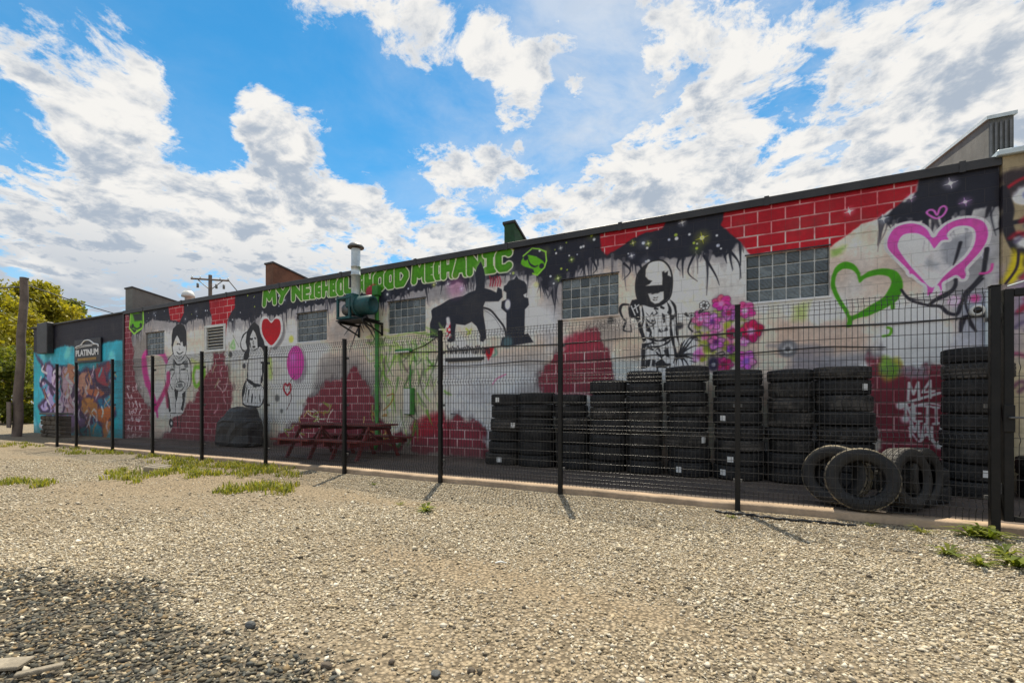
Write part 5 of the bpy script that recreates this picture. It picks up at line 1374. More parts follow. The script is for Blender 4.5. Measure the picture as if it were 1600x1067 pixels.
def make_tyre(Rr, w, kind, loc, rot, label, group, sticker=None, dusty=False, stick_h=0.0, mat=None):
    carc, tr = get_tyre(Rr, w, kind)
    o = bpy.data.objects.new('tyre', carc); COL.objects.link(o); o.location = loc; o.rotation_euler = rot
    if not carc.materials: carc.materials.append(M['rubber_side'])
    tag(o, label, 'tyre', group)
    c = bpy.data.objects.new('tread', tr); COL.objects.link(c); c.parent = o
    if not tr.materials: tr.materials.append(M['rubber_tread'])
    if mat: c.material_slots[0].link = 'OBJECT'; c.material_slots[0].material = M[mat]
    elif dusty:
        c.material_slots[0].link = 'OBJECT'; c.material_slots[0].material = M['rubber_dusty']
    if sticker is not None:      # paper label stuck on the tread, angle given in the tyre's own frame
        mb = MB(); da = .125; n = 5; vs = []
        zc = w*.5+stick_h; hh = w*.20
        for i in range(n+1):
            a = sticker-da+2*da*i/n; vs += [((Rr+.003)*math.cos(a), (Rr+.003)*math.sin(a), zc-hh), ((Rr+.003)*math.cos(a), (Rr+.003)*math.sin(a), zc+hh)]
        mb.add(vs, [(2*i, 2*i+2, 2*i+3, 2*i+1) for i in range(n)])
        me = mb.mesh('sticker'); me.materials.append(M['sticker']); s = bpy.data.objects.new('sticker', me); COL.objects.link(s); s.parent = o
    return o
ORD = ['first', 'second', 'third', 'fourth', 'fifth', 'sixth', 'seventh', 'eighth', 'ninth']
#        left px, right px, top px, count, sticker {tyre from bottom: px}
STACKS = [(765, 820, 615, 6, {0: 780, 3: 798, 5: 776}), (812, 868, 613, 6, {}), (868, 921, 615, 6, {}), (921, 981, 593, 7, {5: 979}), (981, 1037, 578, 8, {}), (1040, 1108, 571, 8, {0: 1060, 2: 1098}),
          (1112, 1197, 576, 8, {0: 1129, 1: 1141, 4: 1129}), (1198, 1273, 577, 8, {}), (1273, 1368, 571, 8, {6: 1355}), (1468, 1578, 541, 9, {1: 1543}), (1580, 1640, 716, 2, {})]
def build_tyres():
    tr = random.Random(21)
    for si, (l, r, top, n, stk) in enumerate(STACKS):
        if si < 9: cy = 8.27 + tr.uniform(-.03, .03)
        else: cy = 8.12 if si == 9 else 8.22
        xa, xb = at(l, 650, cy)[0], at(r, 650, cy)[0]
        # silhouette width of a disc seen at an angle: nearly its diameter
        cx = (xa+xb)/2; rad = min(.375, max(.31, (xb-xa)/2*1.02))
        if si == 10: cx, rad = 3.46, .33
        zt = at((l+r)/2, top, cy-rad*.9)[2]
        th = (zt-YARD_Z)/n
        where = (ORD[si] + ' stack from picnic tables') if 0 < si < 9 else ('stack nearest picnic tables' if si == 0 else ('tall stack beside gate post' if si == 9 else 'low stack behind gate'))
        z = YARD_Z
        lean = tr.uniform(-.012, .012)
        hs = [th*tr.uniform(.80, 1.18) for _ in range(n)]; sc = (zt-YARD_Z)/sum(hs)
        for k in range(n):
            w = round(hs[k]*sc/.006)*.006
            rr_ = round(rad*(tr.uniform(.92, 1.0) if k else 1.0)/.006)*.006
            ox, oy = tr.uniform(-.028, .028)+lean*(k-n/2), tr.uniform(-.03, .02)
            if si == 0: ox += (-.05, -.01, .0, .02, .03, .04)[k]
            kind = tr.randrange(4)
            pos = 'topmost' if k == n-1 else ('lowest' if k == 0 else ORD[k] + ' from the ground')
            rz = tr.uniform(0, 6.28); st = None
            if k in stk:
                sx = at(stk[k], 650, cy-rad)[0]; st = math.atan2(-math.sqrt(max(.0001, rr_**2-min(rr_*.98, abs(sx-cx-ox))**2)), max(-rr_*.98, min(rr_*.98, sx-cx-ox))) - rz
            make_tyre(rr_, w*.985, kind, (cx+ox, cy+oy, z), (tr.uniform(-.016, .016), tr.uniform(-.016, .016), rz),
                      'black tyre, %s in %s%s' % (pos, where, ', white sticker' if st is not None else ''), 'stacked tyres', st, tr.random() < .28 or (si, k) in ((7, 4), (7, 5), (8, 5), (3, 4)))
            z += w
    # loose tyres by the fence
    def standing(px, pyb, pyt, y, yaw, lean, kind, w, label, dusty=False, rad=None, mat=None):
        x, _, zt = at(px, pyt, y); rd = rad or (zt-YARD_Z)/2
        e = (Matrix.Rotation(yaw, 4, 'Z') @ Matrix.Rotation(R(90)+lean, 4, 'X')).to_euler()
        # contact: lift the centre so the rim touches the paving
        zc = YARD_Z + rd*math.cos(lean) + w/2*abs(math.sin(lean)) - .004
        off = Matrix.Rotation(yaw, 4, 'Z') @ Matrix.Rotation(R(90)+lean, 4, 'X') @ Vector((0, 0, w/2))
        make_tyre(rd, w, kind, (x-off.x, y-off.y, zc-off.z), e, label, 'loose tyres by the fence', None, dusty, 0.0, mat)
    standing(1346, 806, 705, 6.325, R(-8), R(-9), 0, .20, 'upright tyre facing the fence, in front of the other loose tyres', False, .345, 'rubber_sunlit')
    standing(1306, 790, 700, 6.60, R(-30), R(-10), 1, .20, 'upright tyre leaning behind the front loose tyre, towards the stacks', False, .345, 'rubber_sunlit')
    standing(1412, 795, 704, 6.62, R(48), R(-6), 2, .23, 'upright tyre showing its tread, right behind the front loose tyre', True, .345)
    standing(1436, 790, 708, 6.92, R(52), R(-4), 3, .21, 'upright tyre showing its tread, rearmost of the loose tyres', True, .34)
    make_tyre(.33, .20, 0, (1.92, 7.45, YARD_Z), (0, 0, 1.0), 'tyre lying flat behind the loose upright tyres, lower of two', 'loose tyres by the fence')
    make_tyre(.33, .21, 1, (1.90, 7.46, YARD_Z+.20), (0, 0, 2.0), 'tyre lying flat behind the loose upright tyres, upper of two', 'loose tyres by the fence')
build_tyres()

# ------------------------------------------------------------------ picnic tables, covered grill
def picnic(x0, x1, yc, label):
    t = thing('picnic_table', label, 'picnic table', ((x0+x1)/2, yc, YARD_Z), 'picnic tables')
    z0 = YARD_Z; H = .75; S = .44
    def plank(y0, y1, z, th, name, ext=0):
        mb = MB(); mb.bbox(x0-ext, x1+ext, y0, y1, z-th, z, .006); mb.build(name, M['red_wood'], t)
    for i in range(5): plank(yc-.36+i*.146, yc-.36+i*.146+.136, z0+H+random.uniform(-.002, .002), .04, 'top_plank')
    for s in (-1, 1):
        for i in range(2): 
            a = yc+s*.76-.14+i*.142; plank(a, a+.134, z0+S, .04, 'bench_plank')
    for xx in (x0+.22, x1-.26):
        for s in (-1, 1):
            mb = MB(); mb.prism([(yc+s*.64-.045, z0), (yc+s*.64+.045, z0), (yc+s*.26+.045, z0+H-.041), (yc+s*.26-.045, z0+H-.041)], 'x', xx-.02, xx+.02); mb.build('leg', M['red_wood'], t)
        mb = MB(); mb.box(xx+.022, xx+.062, yc-.88, yc+.88, z0+S-.14, z0+S-.042); mb.build('bench_bearer', M['red_wood'], t)
        mb = MB(); mb.box(xx+.022, xx+.062, yc-.34, yc+.34, z0+H-.13, z0+H-.042); mb.build('top_bearer', M['red_wood'], t)
        sx = 1 if xx < (x0+x1)/2 else -1
        mb = MB(); mb.tube([(xx+.04, yc, z0+S-.10), (xx+sx*.42, yc, z0+H-.05)], .028, 4); mb.build('brace', M['red_wood'], t)
xl = at(431, 700, 6.85)[0]; xr = at(590, 700, 7.4)[0]; tl = (xr-xl-.08)/2
picnic(xl, xl+tl, 7.60, 'dark red wooden picnic table nearest the covered grill')
picnic(xr-tl, xr, 7.70, 'dark red wooden picnic table nearest the tyre stacks')
def grill():
    yc = 8.18; xa = at(334, 680, yc-.3)[0]; xb = at(401, 680, yc)[0]
    cx = (xa+xb)/2; hw = (xb-xa)/2; H = at(375, 636, yc)[2]-YARD_Z
    t = thing('covered_grill', 'barbecue grill under a baggy black cover against the wall', 'grill', (cx, yc, YARD_Z))
    n = 22; g = random.Random(9)
    #       height, half width, half depth, shift along the wall
    lv = [(0.04, 1.00, .36, 0), (.10*H, 1.02, .37, 0), (.30*H, .97, .35, .01), (.50*H, .99, .35, 0), (.60*H, .95, .34, .0), (.64*H, .90, .33, .02), (.76*H, .66, .31, .12), (.90*H, .56, .28, .16), (.97*H, .50, .22, .18), (H, .36, .10, .18)]
    mb = MB(); vs = []
    for li, (z, sx, d, sh) in enumerate(lv):
        for k in range(n):
            a = 2*math.pi*k/n; c, s = math.cos(a), math.sin(a); p = 4.5; m = (abs(c)**p+abs(s)**p)**(-1/p)
            wr = 1 + g.uniform(-.035, .035) + .03*math.sin(5*a+z*2)
            vs.append((cx + (c*m*sx*wr + sh)*hw, yc + s*m*d*wr, YARD_Z+z+g.uniform(-.025, .025)*(1 if 1 < li else .2)))
    fs = [(i*n+k, i*n+(k+1) % n, (i+1)*n+(k+1) % n, (i+1)*n+k) for i in range(len(lv)-1) for k in range(n)] + [tuple((len(lv)-1)*n+k for k in range(n))]
    mb.add(vs, fs, False); mb.build('cover', M['cover'], t)
    for dx in (-.8, .8):
        for dy in (-.2, .2):
            mb = MB(); mb.lathe([(0, -.02), (.05, -.02), (.05, .02), (0, .02)], 12, Rot((cx+dx*hw, yc+dy, YARD_Z+.05), R(90))); mb.build('wheel', M['black_plastic'], t)
grill()
# ------------------------------------------------------------------ poles, wires, low wall
def left_pole():
    b = gnd(26, 682); Zc = b[0]*FWD[0]+b[1]*FWD[1]
    def up(px, py):
        d = ray(px, py); t = Zc/FOC; return (d[0]*t, d[1]*t, CAM_H+d[2]*t)
    top = up(38.5, 434)
    t = thing('utility_pole', 'weathered thick wooden pole leaning beside the low stone wall', 'utility pole', b)
    mb = MB(); n = 8
    mb.tube([tuple(b[i]*(1-k/n)+top[i]*k/n + (.02*math.sin(k*2.1) if i < 2 else 0) for i in range(3)) for k in range(n+1)], [.15-.03*k/n for k in range(n+1)], 14)
    p = mb.build('pole', M['pole_wood'], t)
    mb = MB(); mb.box(b[0]-.16, b[0]+.16, b[1]-.235, b[1]-.19, .35, 1.35); mb.build('timber_splint', M['pole_wood'], p)
    mb = MB(); mb.lathe([(.125, -.03), (.13, .0), (.0, .02)], 14, Rot(top)); mb.build('pole_cap', M['galv_dark'], p)
    far = up(145, 492); e1 = (far[0]-4, far[1]+9, far[2]+1.2)
    def wire(a, c, s):
        return [tuple(a[i]*(1-k/14)+c[i]*k/14 - (s*math.sin(math.pi*k/14) if i == 2 else 0) for i in range(3)) for k in range(15)]
    mb = MB(); mb.tube(wire((top[0], top[1], top[2]-.25), e1, .7), .022, 5); w = mb.build('overhead_wire', M['black_plastic'], t)
    e2 = (top[0]-14, top[1]-3.5, top[2]+1.4)
    mb = MB(); mb.tube(wire((top[0], top[1], top[2]-.35), e2, .5), .022, 5); mb.build('overhead_wire', M['black_plastic'], t)
left_pole()
def far_pole():
    Zc = 42.0
    def up(px, py):
        d = ray(px, py); t = Zc/FOC; return (d[0]*t, d[1]*t, CAM_H+d[2]*t)
    top = up(328.5, 430); b = (top[0], top[1], 0)
    t = thing('power_pole', 'distant power pole with crossarm and insulators rising behind the garage roof', 'power pole', b)
    mb = MB(); mb.tube([b, top], [.20, .15], 10); mb.build('pole', M['pole_wood'], t)
    z = up(328, 437)[2]; r = Vector((RGT[0], RGT[1], 0)); c = Vector((top[0], top[1], z))
    dr = Vector((.75, .66, 0)).normalized()
    def beam(a, b_, w): 
        mb = MB(); mb.tube([tuple(a), tuple(b_)], w, 4); return mb
    beam(c-dr*1.55, c+dr*1.55, .085).build('crossarm', M['pole_wood'], t)
    beam(c-dr*1.0+Vector((0,0,-.05)), c+Vector((0,0,-.95)), .04).build('brace', M['galv_dark'], t); beam(c+dr*1.0+Vector((0,0,-.05)), c+Vector((0,0,-.95)), .04).build('brace', M['galv_dark'], t)
    for s in (-1.45, -.8, .8, 1.45):
        mb = MB(); mb.lathe([(.02, 0), (.06, .06), (.04, .10), (.07, .14), (.03, .2), (0, .22)], 10, Rot(tuple(c+dr*s+Vector((0, 0, .05))))); mb.build('insulator', M['galv'], t)
    q = c+dr*1.45+Vector((0, 0, -.25)); mb = MB(); mb.tube([tuple(c+dr*1.5+Vector((0,0,.0))), tuple(c+dr*2.2+Vector((0,0,-.9)))], .05, 5); mb.build('jumper_arm', M['galv_dark'], t)
    for s in (-1.0, .5, 1.1):
        mb = MB(); mb.lathe([(.0, -.5), (.10, -.48), (.10, -.1), (.0, -.08)], 10, Rot(tuple(c+dr*s+Vector((0, 0, -.3))))); mb.build('cutout_fuse', M['galv_dark'], t)
far_pole()
def low_wall():
    a = gnd(36, 684); bx = gnd(118, 689)
    x0, x1, y = a[0]-.2, at(92, 660, 7.75)[0], 7.75
    t = thing('low_stone_wall', 'low dark rubble stone wall between the pole and the annex', 'wall', ((x0+x1)/2, y, 0))
    mb = MB(); mb.box(x0, x1, y+.04, y+.36, 0, .80); core = mb.build('core', M['slab'], t)
    g = random.Random(4); z = 0.0; row = 0
    while z < .78:
        h = g.uniform(.12, .2); h = min(h, .86-z); x = x0-.05
        while x < x1:
            w = g.uniform(.22, .48); dpt = g.uniform(-.03, .03); e = .03
            mb = MB(); mb.bbox(x+.008, min(x+w, x1+.05)-.008, y-.02+dpt, y+.20, z+.008, z+h-.006, e)
            mb.build('stone', M['stone_wall'], t); x += w
        z += h; row += 1
    mb = MB(); mb.bbox(x0-.08, x1, y-.06, y+.42, .862, .93, .02); mb.build('capping', M['grey_block'], t)
low_wall()

# ------------------------------------------------------------------ trees beyond the pole
def leaf_mat(name, c1, c2, c3):
    m, g = newmat(name)
    at_ = g.n('ShaderNodeVertexColor', {'layer_name': 'tone'})
    col = g.ramp(g.n('ShaderNodeSeparateColor', None, Color=at_.outputs[0]).outputs[0], [(0, c1), (.5, c2), (1, c3)])
    d = g.n('ShaderNodeBsdfPrincipled', None, Base_Color=col, Roughness=0.6)
    tr = g.n('ShaderNodeBsdfTranslucent', None, Color=g.mix(1.0, col, (1.25, 1.25, .7, 1), 'MULTIPLY'))
    mx = g.n('ShaderNodeMixShader', None, i0=0.45); g.set(mx, 1, d); g.set(mx, 2, tr)
    g.n('ShaderNodeOutputMaterial', None, Surface=mx)
    return m
M['leaf_spring'] = leaf_mat('spring_leaves', (.16,.165,.014), (.30,.28,.02), (.45,.385,.035))
M['leaf_green'] = leaf_mat('green_leaves', (.06,.09,.012), (.14,.165,.02), (.24,.25,.03))
M['grass'] = leaf_mat('grass_blades', (.12,.15,.018), (.22,.24,.025), (.36,.31,.07))
M['bark'] = simple('bark', (.08, .06, .045), .9, 0, .4, 4, .6, 20)
def quads_mesh(name, V, tone, mat, parent=None, org=(0,0,0)):
    """V: (n,4,3) array of quads, tone: (n,) 0..1"""
    n = len(V); me = bpy.data.meshes.new(name)
    v = (V - np.array(org)).reshape(-1, 3).astype(np.float32)
    me.vertices.add(n*4); me.vertices.foreach_set('co', v.ravel())
    me.loops.add(n*4); me.loops.foreach_set('vertex_index', np.arange(n*4, dtype=np.int32))
    me.polygons.add(n); me.polygons.foreach_set('loop_start', np.arange(n, dtype=np.int32)*4)
    me.update(calc_edges=True)
    c = me.color_attributes.new('tone', 'FLOAT_COLOR', 'POINT'); cc = np.ones((n*4, 4), np.float32); cc[:, :3] = np.repeat(tone, 4)[:, None]
    c.data.foreach_set('color', cc.ravel())
    return link(name, me, mat, parent)
def leaves(P_, size, rg):
    n = len(P_)
    a = rg.normal(size=(n, 3)); a /= np.linalg.norm(a, axis=1)[:, None]
    b = rg.normal(size=(n, 3)); b -= a*(a*b).sum(1)[:, None]; b /= np.linalg.norm(b, axis=1)[:, None]
    s = size*rg.uniform(.6, 1.3, n)[:, None]
    return np.stack([P_-a*s, P_+b*s*.55, P_+a*s, P_-b*s*.55], 1)
def tree(base, height, crown_r, mat, label, seed, nclump=70, per=150, leaf=.16, lean=(0, 0), low=.22):
    rg = np.random.default_rng(seed); g = random.Random(seed)
    t = thing('tree', label, 'tree', base, 'trees at the end of the lot')
    bx, by, bz = base
    mb = MB(); top = (bx+lean[0], by+lean[1], height*.8)
    mb.tube([(bx, by, bz-.1), (bx+.08, by, height*.2), (bx+lean[0]*.5, by+lean[1]*.5, height*.5), top], [height*.03, height*.024, height*.015, height*.004], 9)
    tips = []
    for k in range(12):
        f = g.uniform(low, .75); a = g.uniform(0, 6.28); L = crown_r*g.uniform(.55, .95)
        o = Vector((bx+lean[0]*f, by+lean[1]*f, height*f)); e = o+Vector((math.cos(a)*L, math.sin(a)*L, L*g.uniform(.25, .8)))
        m_ = (o+e)/2+Vector((0, 0, L*.12)); mb.tube([tuple(o), tuple(m_), tuple(e)], [height*.010, height*.007, .015], 6); tips += [m_, e]
    mb.build('trunk', M['bark'], t)
    C = []
    for k in range(nclump):
        if k < len(tips) and g.random() < .8: c = tips[k]
        else:
            u = g.random()**.5; a = g.uniform(0, 6.28); zf = g.uniform(low, 1.0)
            rr = crown_r*math.sin(math.pi*min(1, .18+.80*(zf-low)/(1-low)))**.7*g.uniform(.55, 1.02)
            c = Vector((bx+lean[0]*zf+math.cos(a)*rr*u**.5, by+lean[1]*zf+math.sin(a)*rr*u**.5, height*zf))
        C.append((c, crown_r*g.uniform(.14, .30), g.uniform(.15, .85)))
    PP, TT = [], []
    for c, r, tn in C:
        d = rg.normal(size=(per, 3)); d /= np.linalg.norm(d, axis=1)[:, None]; q = d*(rg.random((per, 1))**.45)*r*np.array([1.15, 1.15, .75])
        PP.append(q+np.array(c)); TT.append(np.clip(tn+rg.normal(0, .18, per), 0, 1))
    PP = np.concatenate(PP); TT = np.concatenate(TT)
    o = quads_mesh('crown', leaves(PP, leaf, rg), TT, mat, t, base); o['kind'] = 'stuff'
def cam_pos(px, Zc):
    d = ray(px, 631); return (d[0]*Zc/FOC, d[1]*Zc/FOC, 0)
tree(cam_pos(-60, 36), 11.6, 4.8, M['leaf_spring'], 'tall yellow-green spring tree behind the leaning pole', 31, 140, 150, .17)
tree(cam_pos(62, 44), 12.6, 4.0, M['leaf_spring'], 'yellow-green tree over the corner of the annex roof', 32, 130, 140, .18)
tree(cam_pos(118, 52), 12.6, 3.2, M['leaf_green'], 'greener tree whose top shows over the annex roof', 33, 90, 120, .20)
tree(cam_pos(-160, 30), 9.5, 4.2, M['leaf_green'], 'dark green tree at the very edge of the lot', 34, 90, 140, .16)
tree(cam_pos(14, 30), 4.6, 3.0, M['leaf_green'], 'low green bush behind the foot of the leaning pole', 35, 80, 130, .13, low=.03)
tree(cam_pos(-20, 50), 10.5, 6.0, M['leaf_spring'], 'broad yellow-green tree farthest behind the lot', 36, 130, 140, .2, low=.05)
tree(cam_pos(-75, 27), 3.4, 2.6, M['leaf_green'], 'low dark bush at the edge of the gravel, left of the pole', 37, 60, 130, .12, low=.03)

# ------------------------------------------------------------------ loose gravel
def ico():
    p = (1+5**.5)/2
    v = np.array([(-1,p,0),(1,p,0),(-1,-p,0),(1,-p,0),(0,-1,p),(0,1,p),(0,-1,-p),(0,1,-p),(p,0,-1),(p,0,1),(-p,0,-1),(-p,0,1)], float); v /= np.linalg.norm(v[0])
    f = np.array([(0,11,5),(0,5,1),(0,1,7),(0,7,10),(0,10,11),(1,5,9),(5,11,4),(11,10,2),(10,7,6),(7,1,8),(3,9,4),(3,4,2),(3,2,6),(3,6,8),(3,8,9),(4,9,5),(2,4,11),(6,2,10),(8,6,7),(9,8,1)])
    return v, f
def octa():
    v = np.array([(1,0,0),(-1,0,0),(0,1,0),(0,-1,0),(0,0,1),(0,0,-1)], float)
    f = np.array([(0,2,4),(2,1,4),(1,3,4),(3,0,4),(2,0,5),(1,2,5),(3,1,5),(0,3,5)])
    return v, f
def stone_mat():
    m, g = newmat('loose_stones')
    a = g.n('ShaderNodeVertexColor', {'layer_name': 'col'})
    geo = g.n('ShaderNodeNewGeometry').outputs['Position']
    n = g.noise(geo, 160, 3, .6)
    col = g.mix(1.0, a.outputs[0], g.ramp(n, [(.25, (.72,)*3), (.75, (1.05,)*3)]), 'MULTIPLY')
    b = pbsdf(g, Base_Color=col, Roughness=.88); b.inputs['Specular IOR Level'].default_value = .25
    return m
M['stones'] = stone_mat()
def frustum_points(n, z0, z1, rg):
    zc = np.sqrt(rg.uniform(z0**2, z1**2, n)); xc = zc*rg.uniform(-1.27, 1.27, n)
    return zc*FWD[0]+xc*RGT[0], zc*FWD[1]+xc*RGT[1], zc, xc
def stones(name, x, y, size, cols, shape, rg, flat=.6, sink=.30, jag=.16):
    bv, bf = shape; n = len(x); k = len(bv)
    sc = np.stack([size*rg.uniform(.75, 1.3, n), size*rg.uniform(.6, 1.0, n), size*rg.uniform(.35, .8, n)*flat/.6], 1)
    V = bv[None]*(1+rg.normal(0, jag, (n, k, 1)))*sc[:, None, :]
    a = rg.uniform(0, 6.283, n); ca, sa = np.cos(a), np.sin(a)
    tx, ty = rg.normal(0, .28, n), rg.normal(0, .28, n)
    X, Y, Z = V[..., 0], V[..., 1], V[..., 2]
    Z2 = Z + X*tx[:, None] + Y*ty[:, None]
    X2 = X*ca[:, None]-Y*sa[:, None]; Y2 = X*sa[:, None]+Y*ca[:, None]
    P_ = np.stack([X2+x[:, None], Y2+y[:, None], Z2+(hgt(x, y)+sc[:, 2]*(1-2*sink)*rg.uniform(.5, 1.3, n))[:, None]], -1)
    me = bpy.data.meshes.new(name); nf = len(bf)
    me.vertices.add(n*k); me.vertices.foreach_set('co', P_.reshape(-1).astype(np.float32))
    F = (bf[None]+(np.arange(n)*k)[:, None, None]).reshape(-1).astype(np.int32)
    me.loops.add(len(F)); me.loops.foreach_set('vertex_index', F)
    me.polygons.add(n*nf); me.polygons.foreach_set('loop_start', np.arange(n*nf, dtype=np.int32)*3)
    me.update(calc_edges=True)
    c = me.color_attributes.new('col', 'FLOAT_COLOR', 'POINT'); cc = np.ones((n, k, 4), np.float32); cc[..., :3] = cols[:, None, :]
    c.data.foreach_set('color', cc.reshape(-1))
    return link(name, me, M['stones'])
PALE = np.array([(.70,.62,.47), (.56,.475,.335), (.46,.375,.25), (.64,.57,.45), (.36,.285,.185), (.53,.43,.28), (.78,.71,.57), (.16,.135,.10), (.44,.38,.295)])
SLATE = np.array([(.085,.084,.075), (.11,.11,.098), (.15,.138,.11), (.06,.058,.055), (.20,.17,.12), (.27,.20,.12), (.12,.125,.12), (.46,.39,.28), (.18,.172,.15)])
def build_gravel():
    rg = np.random.default_rng(55)
    x, y, zc, xc = frustum_points(125000, 1.75, 5.6, rg)
    sl = slate_mask(x, y); sd = sand_mask(x, y)
    keep = (y < 6.05) & ((rg.random(len(x)) < 1-.86*sd) | (sl > .5)); x, y, zc, sl = x[keep], y[keep], zc[keep], sl[keep]
    n = len(x); isl = rg.random(n) < sl*.80
    cols = PALE[rg.choice(9, n, p=[.13,.19,.17,.12,.10,.12,.07,.05,.05])]*rg.uniform(.8, 1.15, (n, 1))
    cs = np.array([1.03, 1.0, .92])*SLATE[rg.choice(9, n, p=[.15,.16,.15,.08,.13,.10,.10,.06,.07])]*rg.uniform(.75, 1.25, (n, 1))
    cols = np.where(isl[:, None], cs, cols)
    size = np.where(isl, np.clip(rg.lognormal(math.log(.0122), .40, n), .004, .026), rg.lognormal(math.log(.0094), .38, n))
    pale_i = np.where(~isl)[0]; big = rg.random(len(pale_i)) < .11; bi, si = pale_i[big], pale_i[~big]
    tag(stones('gravel', x[bi], y[bi], np.minimum(size[bi]*1.1, .022), cols[bi], ico(), rg, .62, .32, .26), 'rounder, larger cream gravel stones over the lot', 'gravel', kind='stuff')
    tag(stones('fine_gravel', x[si], y[si], size[si]*.84, cols[si], octa(), rg, .66, .30, .24), 'fine crushed cream and grey gravel over the lot', 'gravel', kind='stuff')
    tag(stones('slate_chippings', x[isl], y[isl], size[isl], cols[isl], octa(), rg, .46, .30, .2), 'dark grey slate chippings spread over the near corner of the gravel', 'chippings', kind='stuff')
    x, y, zc, xc = frustum_points(70000, 5.4, 10.5, rg)
    sd = sand_mask(x, y); keep = (y < 6.05) & (rg.random(len(x)) < 1-.9*sd); x, y = x[keep], y[keep]; n = len(x)
    cols = PALE[rg.choice(9, n, p=[.12,.19,.17,.12,.10,.12,.07,.06,.05])]*rg.uniform(.8, 1.12, (n, 1))
    tag(stones('far_gravel', x, y, rg.lognormal(math.log(.0125), .3, n), cols, octa(), rg, .62), 'paler gravel farther out towards the fence', 'gravel', kind='stuff')
build_gravel()

# ------------------------------------------------------------------ weeds and litter
def blades(pts, hmin, hmax, per, spread, rg):
    Q, T = [], []
    for (x, y) in pts:
        n = rg.integers(per[0], per[1])
        a = rg.uniform(0, 6.283, n); r = spread*np.sqrt(rg.random(n)); bx = x+r*np.cos(a); by = y+r*np.sin(a)
        h = rg.uniform(hmin, hmax, n); d = rg.uniform(0, 6.283, n); ln = h*rg.uniform(.2, .9, n); w = rg.uniform(.005, .012, n)
        z0 = hgt(bx, by); px, py = -np.sin(d)*w, np.cos(d)*w
        mx, my, mz = bx+np.cos(d)*ln*.4, by+np.sin(d)*ln*.4, z0+h*.62
        ex, ey, ez = bx+np.cos(d)*ln, by+np.sin(d)*ln, z0+h
        Q.append(np.stack([np.stack([bx-px, by-py, z0-.005], -1), np.stack([bx+px, by+py, z0-.005], -1), np.stack([mx+px*.8, my+py*.8, mz], -1), np.stack([mx-px*.8, my-py*.8, mz], -1)], 1))
        Q.append(np.stack([np.stack([mx-px*.8, my-py*.8, mz], -1), np.stack([mx+px*.8, my+py*.8, mz], -1), np.stack([ex+px*.15, ey+py*.15, ez], -1), np.stack([ex-px*.15, ey-py*.15, ez], -1)], 1))
        t = rg.random(n); T += [t, t]
    return np.concatenate(Q), np.concatenate(T)
def build_grass():
    rg = np.random.default_rng(77); pts = []
    patches = [(30,688,40,4,10),(190,704,70,3,46),(110,705,20,3,10),(270,712,70,5,60),(300,722,40,5,30),(255,738,60,6,34),(380,728,50,5,34),(400,735,50,6,26),(410,765,45,5,34),(360,770,12,3,5),(310,742,30,4,12),(440,736,20,4,10),(430,722,20,3,12),(20,754,25,3,8),(70,757,20,3,5),(185,738,20,3,7),(205,748,40,3,6),(60,692,80,3,30)]
    for px, py, sx, sy, n in patches:
        for k in range(n):
            cxp, cyp = px+rg.normal(0, sx*.55), py+rg.normal(0, sy*.9)
            for rep in range(rg.integers(1, 4)):
                q = gnd(cxp+rg.normal(0, 6), max(660, cyp+rg.normal(0, 1.6)))
                if q[1] < 6.14 and q[0] > -30: pts.append(q[:2])
    Q, T = blades(pts, .015, .11, (3, 24), .11, rg)
    tag(quads_mesh('grass', Q, T, M['grass']), 'thin yellow-green grass growing through the gravel along the fence', 'grass', kind='stuff')
build_grass()
def weed(px, py, size, label, seed, leafy=True, n=12):
    b = gnd(px, py); rg = random.Random(seed); z0 = float(hgt(np.array(b[0]), np.array(b[1])))
    t = thing('weed', label, 'weed', (b[0], b[1], z0), 'weeds in the gravel')
    V, T = [], []
    for k in range(int(n*1.9)):
        a = rg.uniform(0, 6.28); L = size*.85*rg.uniform(.3, 1.1); up = rg.uniform(.25, 1.05); w = L*rg.uniform(.06, .13) if leafy else L*.04
        d = Vector((math.cos(a), math.sin(a), 0)); s = Vector((-d.y, d.x, 0)); o = Vector((b[0]+rg.uniform(-.02, .02), b[1]+rg.uniform(-.02, .02), z0))
        p1 = o+d*L*.45+Vector((0, 0, L*up*.5)); p2 = o+d*L*.95+Vector((0, 0, L*up*.45))
        V.append([o-s*w*.25, o+s*w*.25, p1+s*w, p1-s*w]); V.append([p1-s*w, p1+s*w, p2+s*w*.2, p2-s*w*.2]); tn = rg.uniform(.1, .9); T += [tn, tn]
    quads_mesh('foliage', np.array([[tuple(q) for q in f] for f in V]), np.array(T), M['grass'] if not leafy else M['leaf_weed'], t, (b[0], b[1], z0))
M['leaf_weed'] = leaf_mat('weed_leaves', (.09,.13,.016), (.18,.22,.025), (.30,.30,.04))
weed(1516, 838, .26, 'leafy weed at the kerb, just left of the stout gate post', 1, True, 22)
weed(1545, 842, .27, 'leafy weed at the foot of the stout gate post', 2, True, 24)
weed(1590, 888, .26, 'large yellow-green weed at the right edge of the gravel', 3, True, 30)
weed(1570, 870, .20, 'weed between the gate post and the large edge weed', 4, True, 18)
weed(1530, 884, .18, 'flat spreading weed on the gravel below the gate post', 5, True, 22)
weed(1480, 868, .17, 'small weed left of the flat spreading one near the gate', 6, True, 16)
weed(1440, 832, .18, 'upright weed at the kerb right of the loose tyres', 7, False, 26)
weed(1362, 822, .10, 'weed at the kerb below the front loose tyre', 8, False, 18)
weed(1142, 808, .10, 'weed beside the black hose end', 9, True, 14)
weed(1108, 790, .12, 'thin weed at the kerb left of the hose', 10, False, 18)
weed(665, 803, .19, 'yellow-green weed alone on the gravel below the third post', 11, True, 24)
weed(625, 790, .11, 'thin weed left of the lone gravel weed', 12, False, 20)
weed(885, 768, .11, 'weed at the foot of the post before the tyre stacks', 13, False, 22)
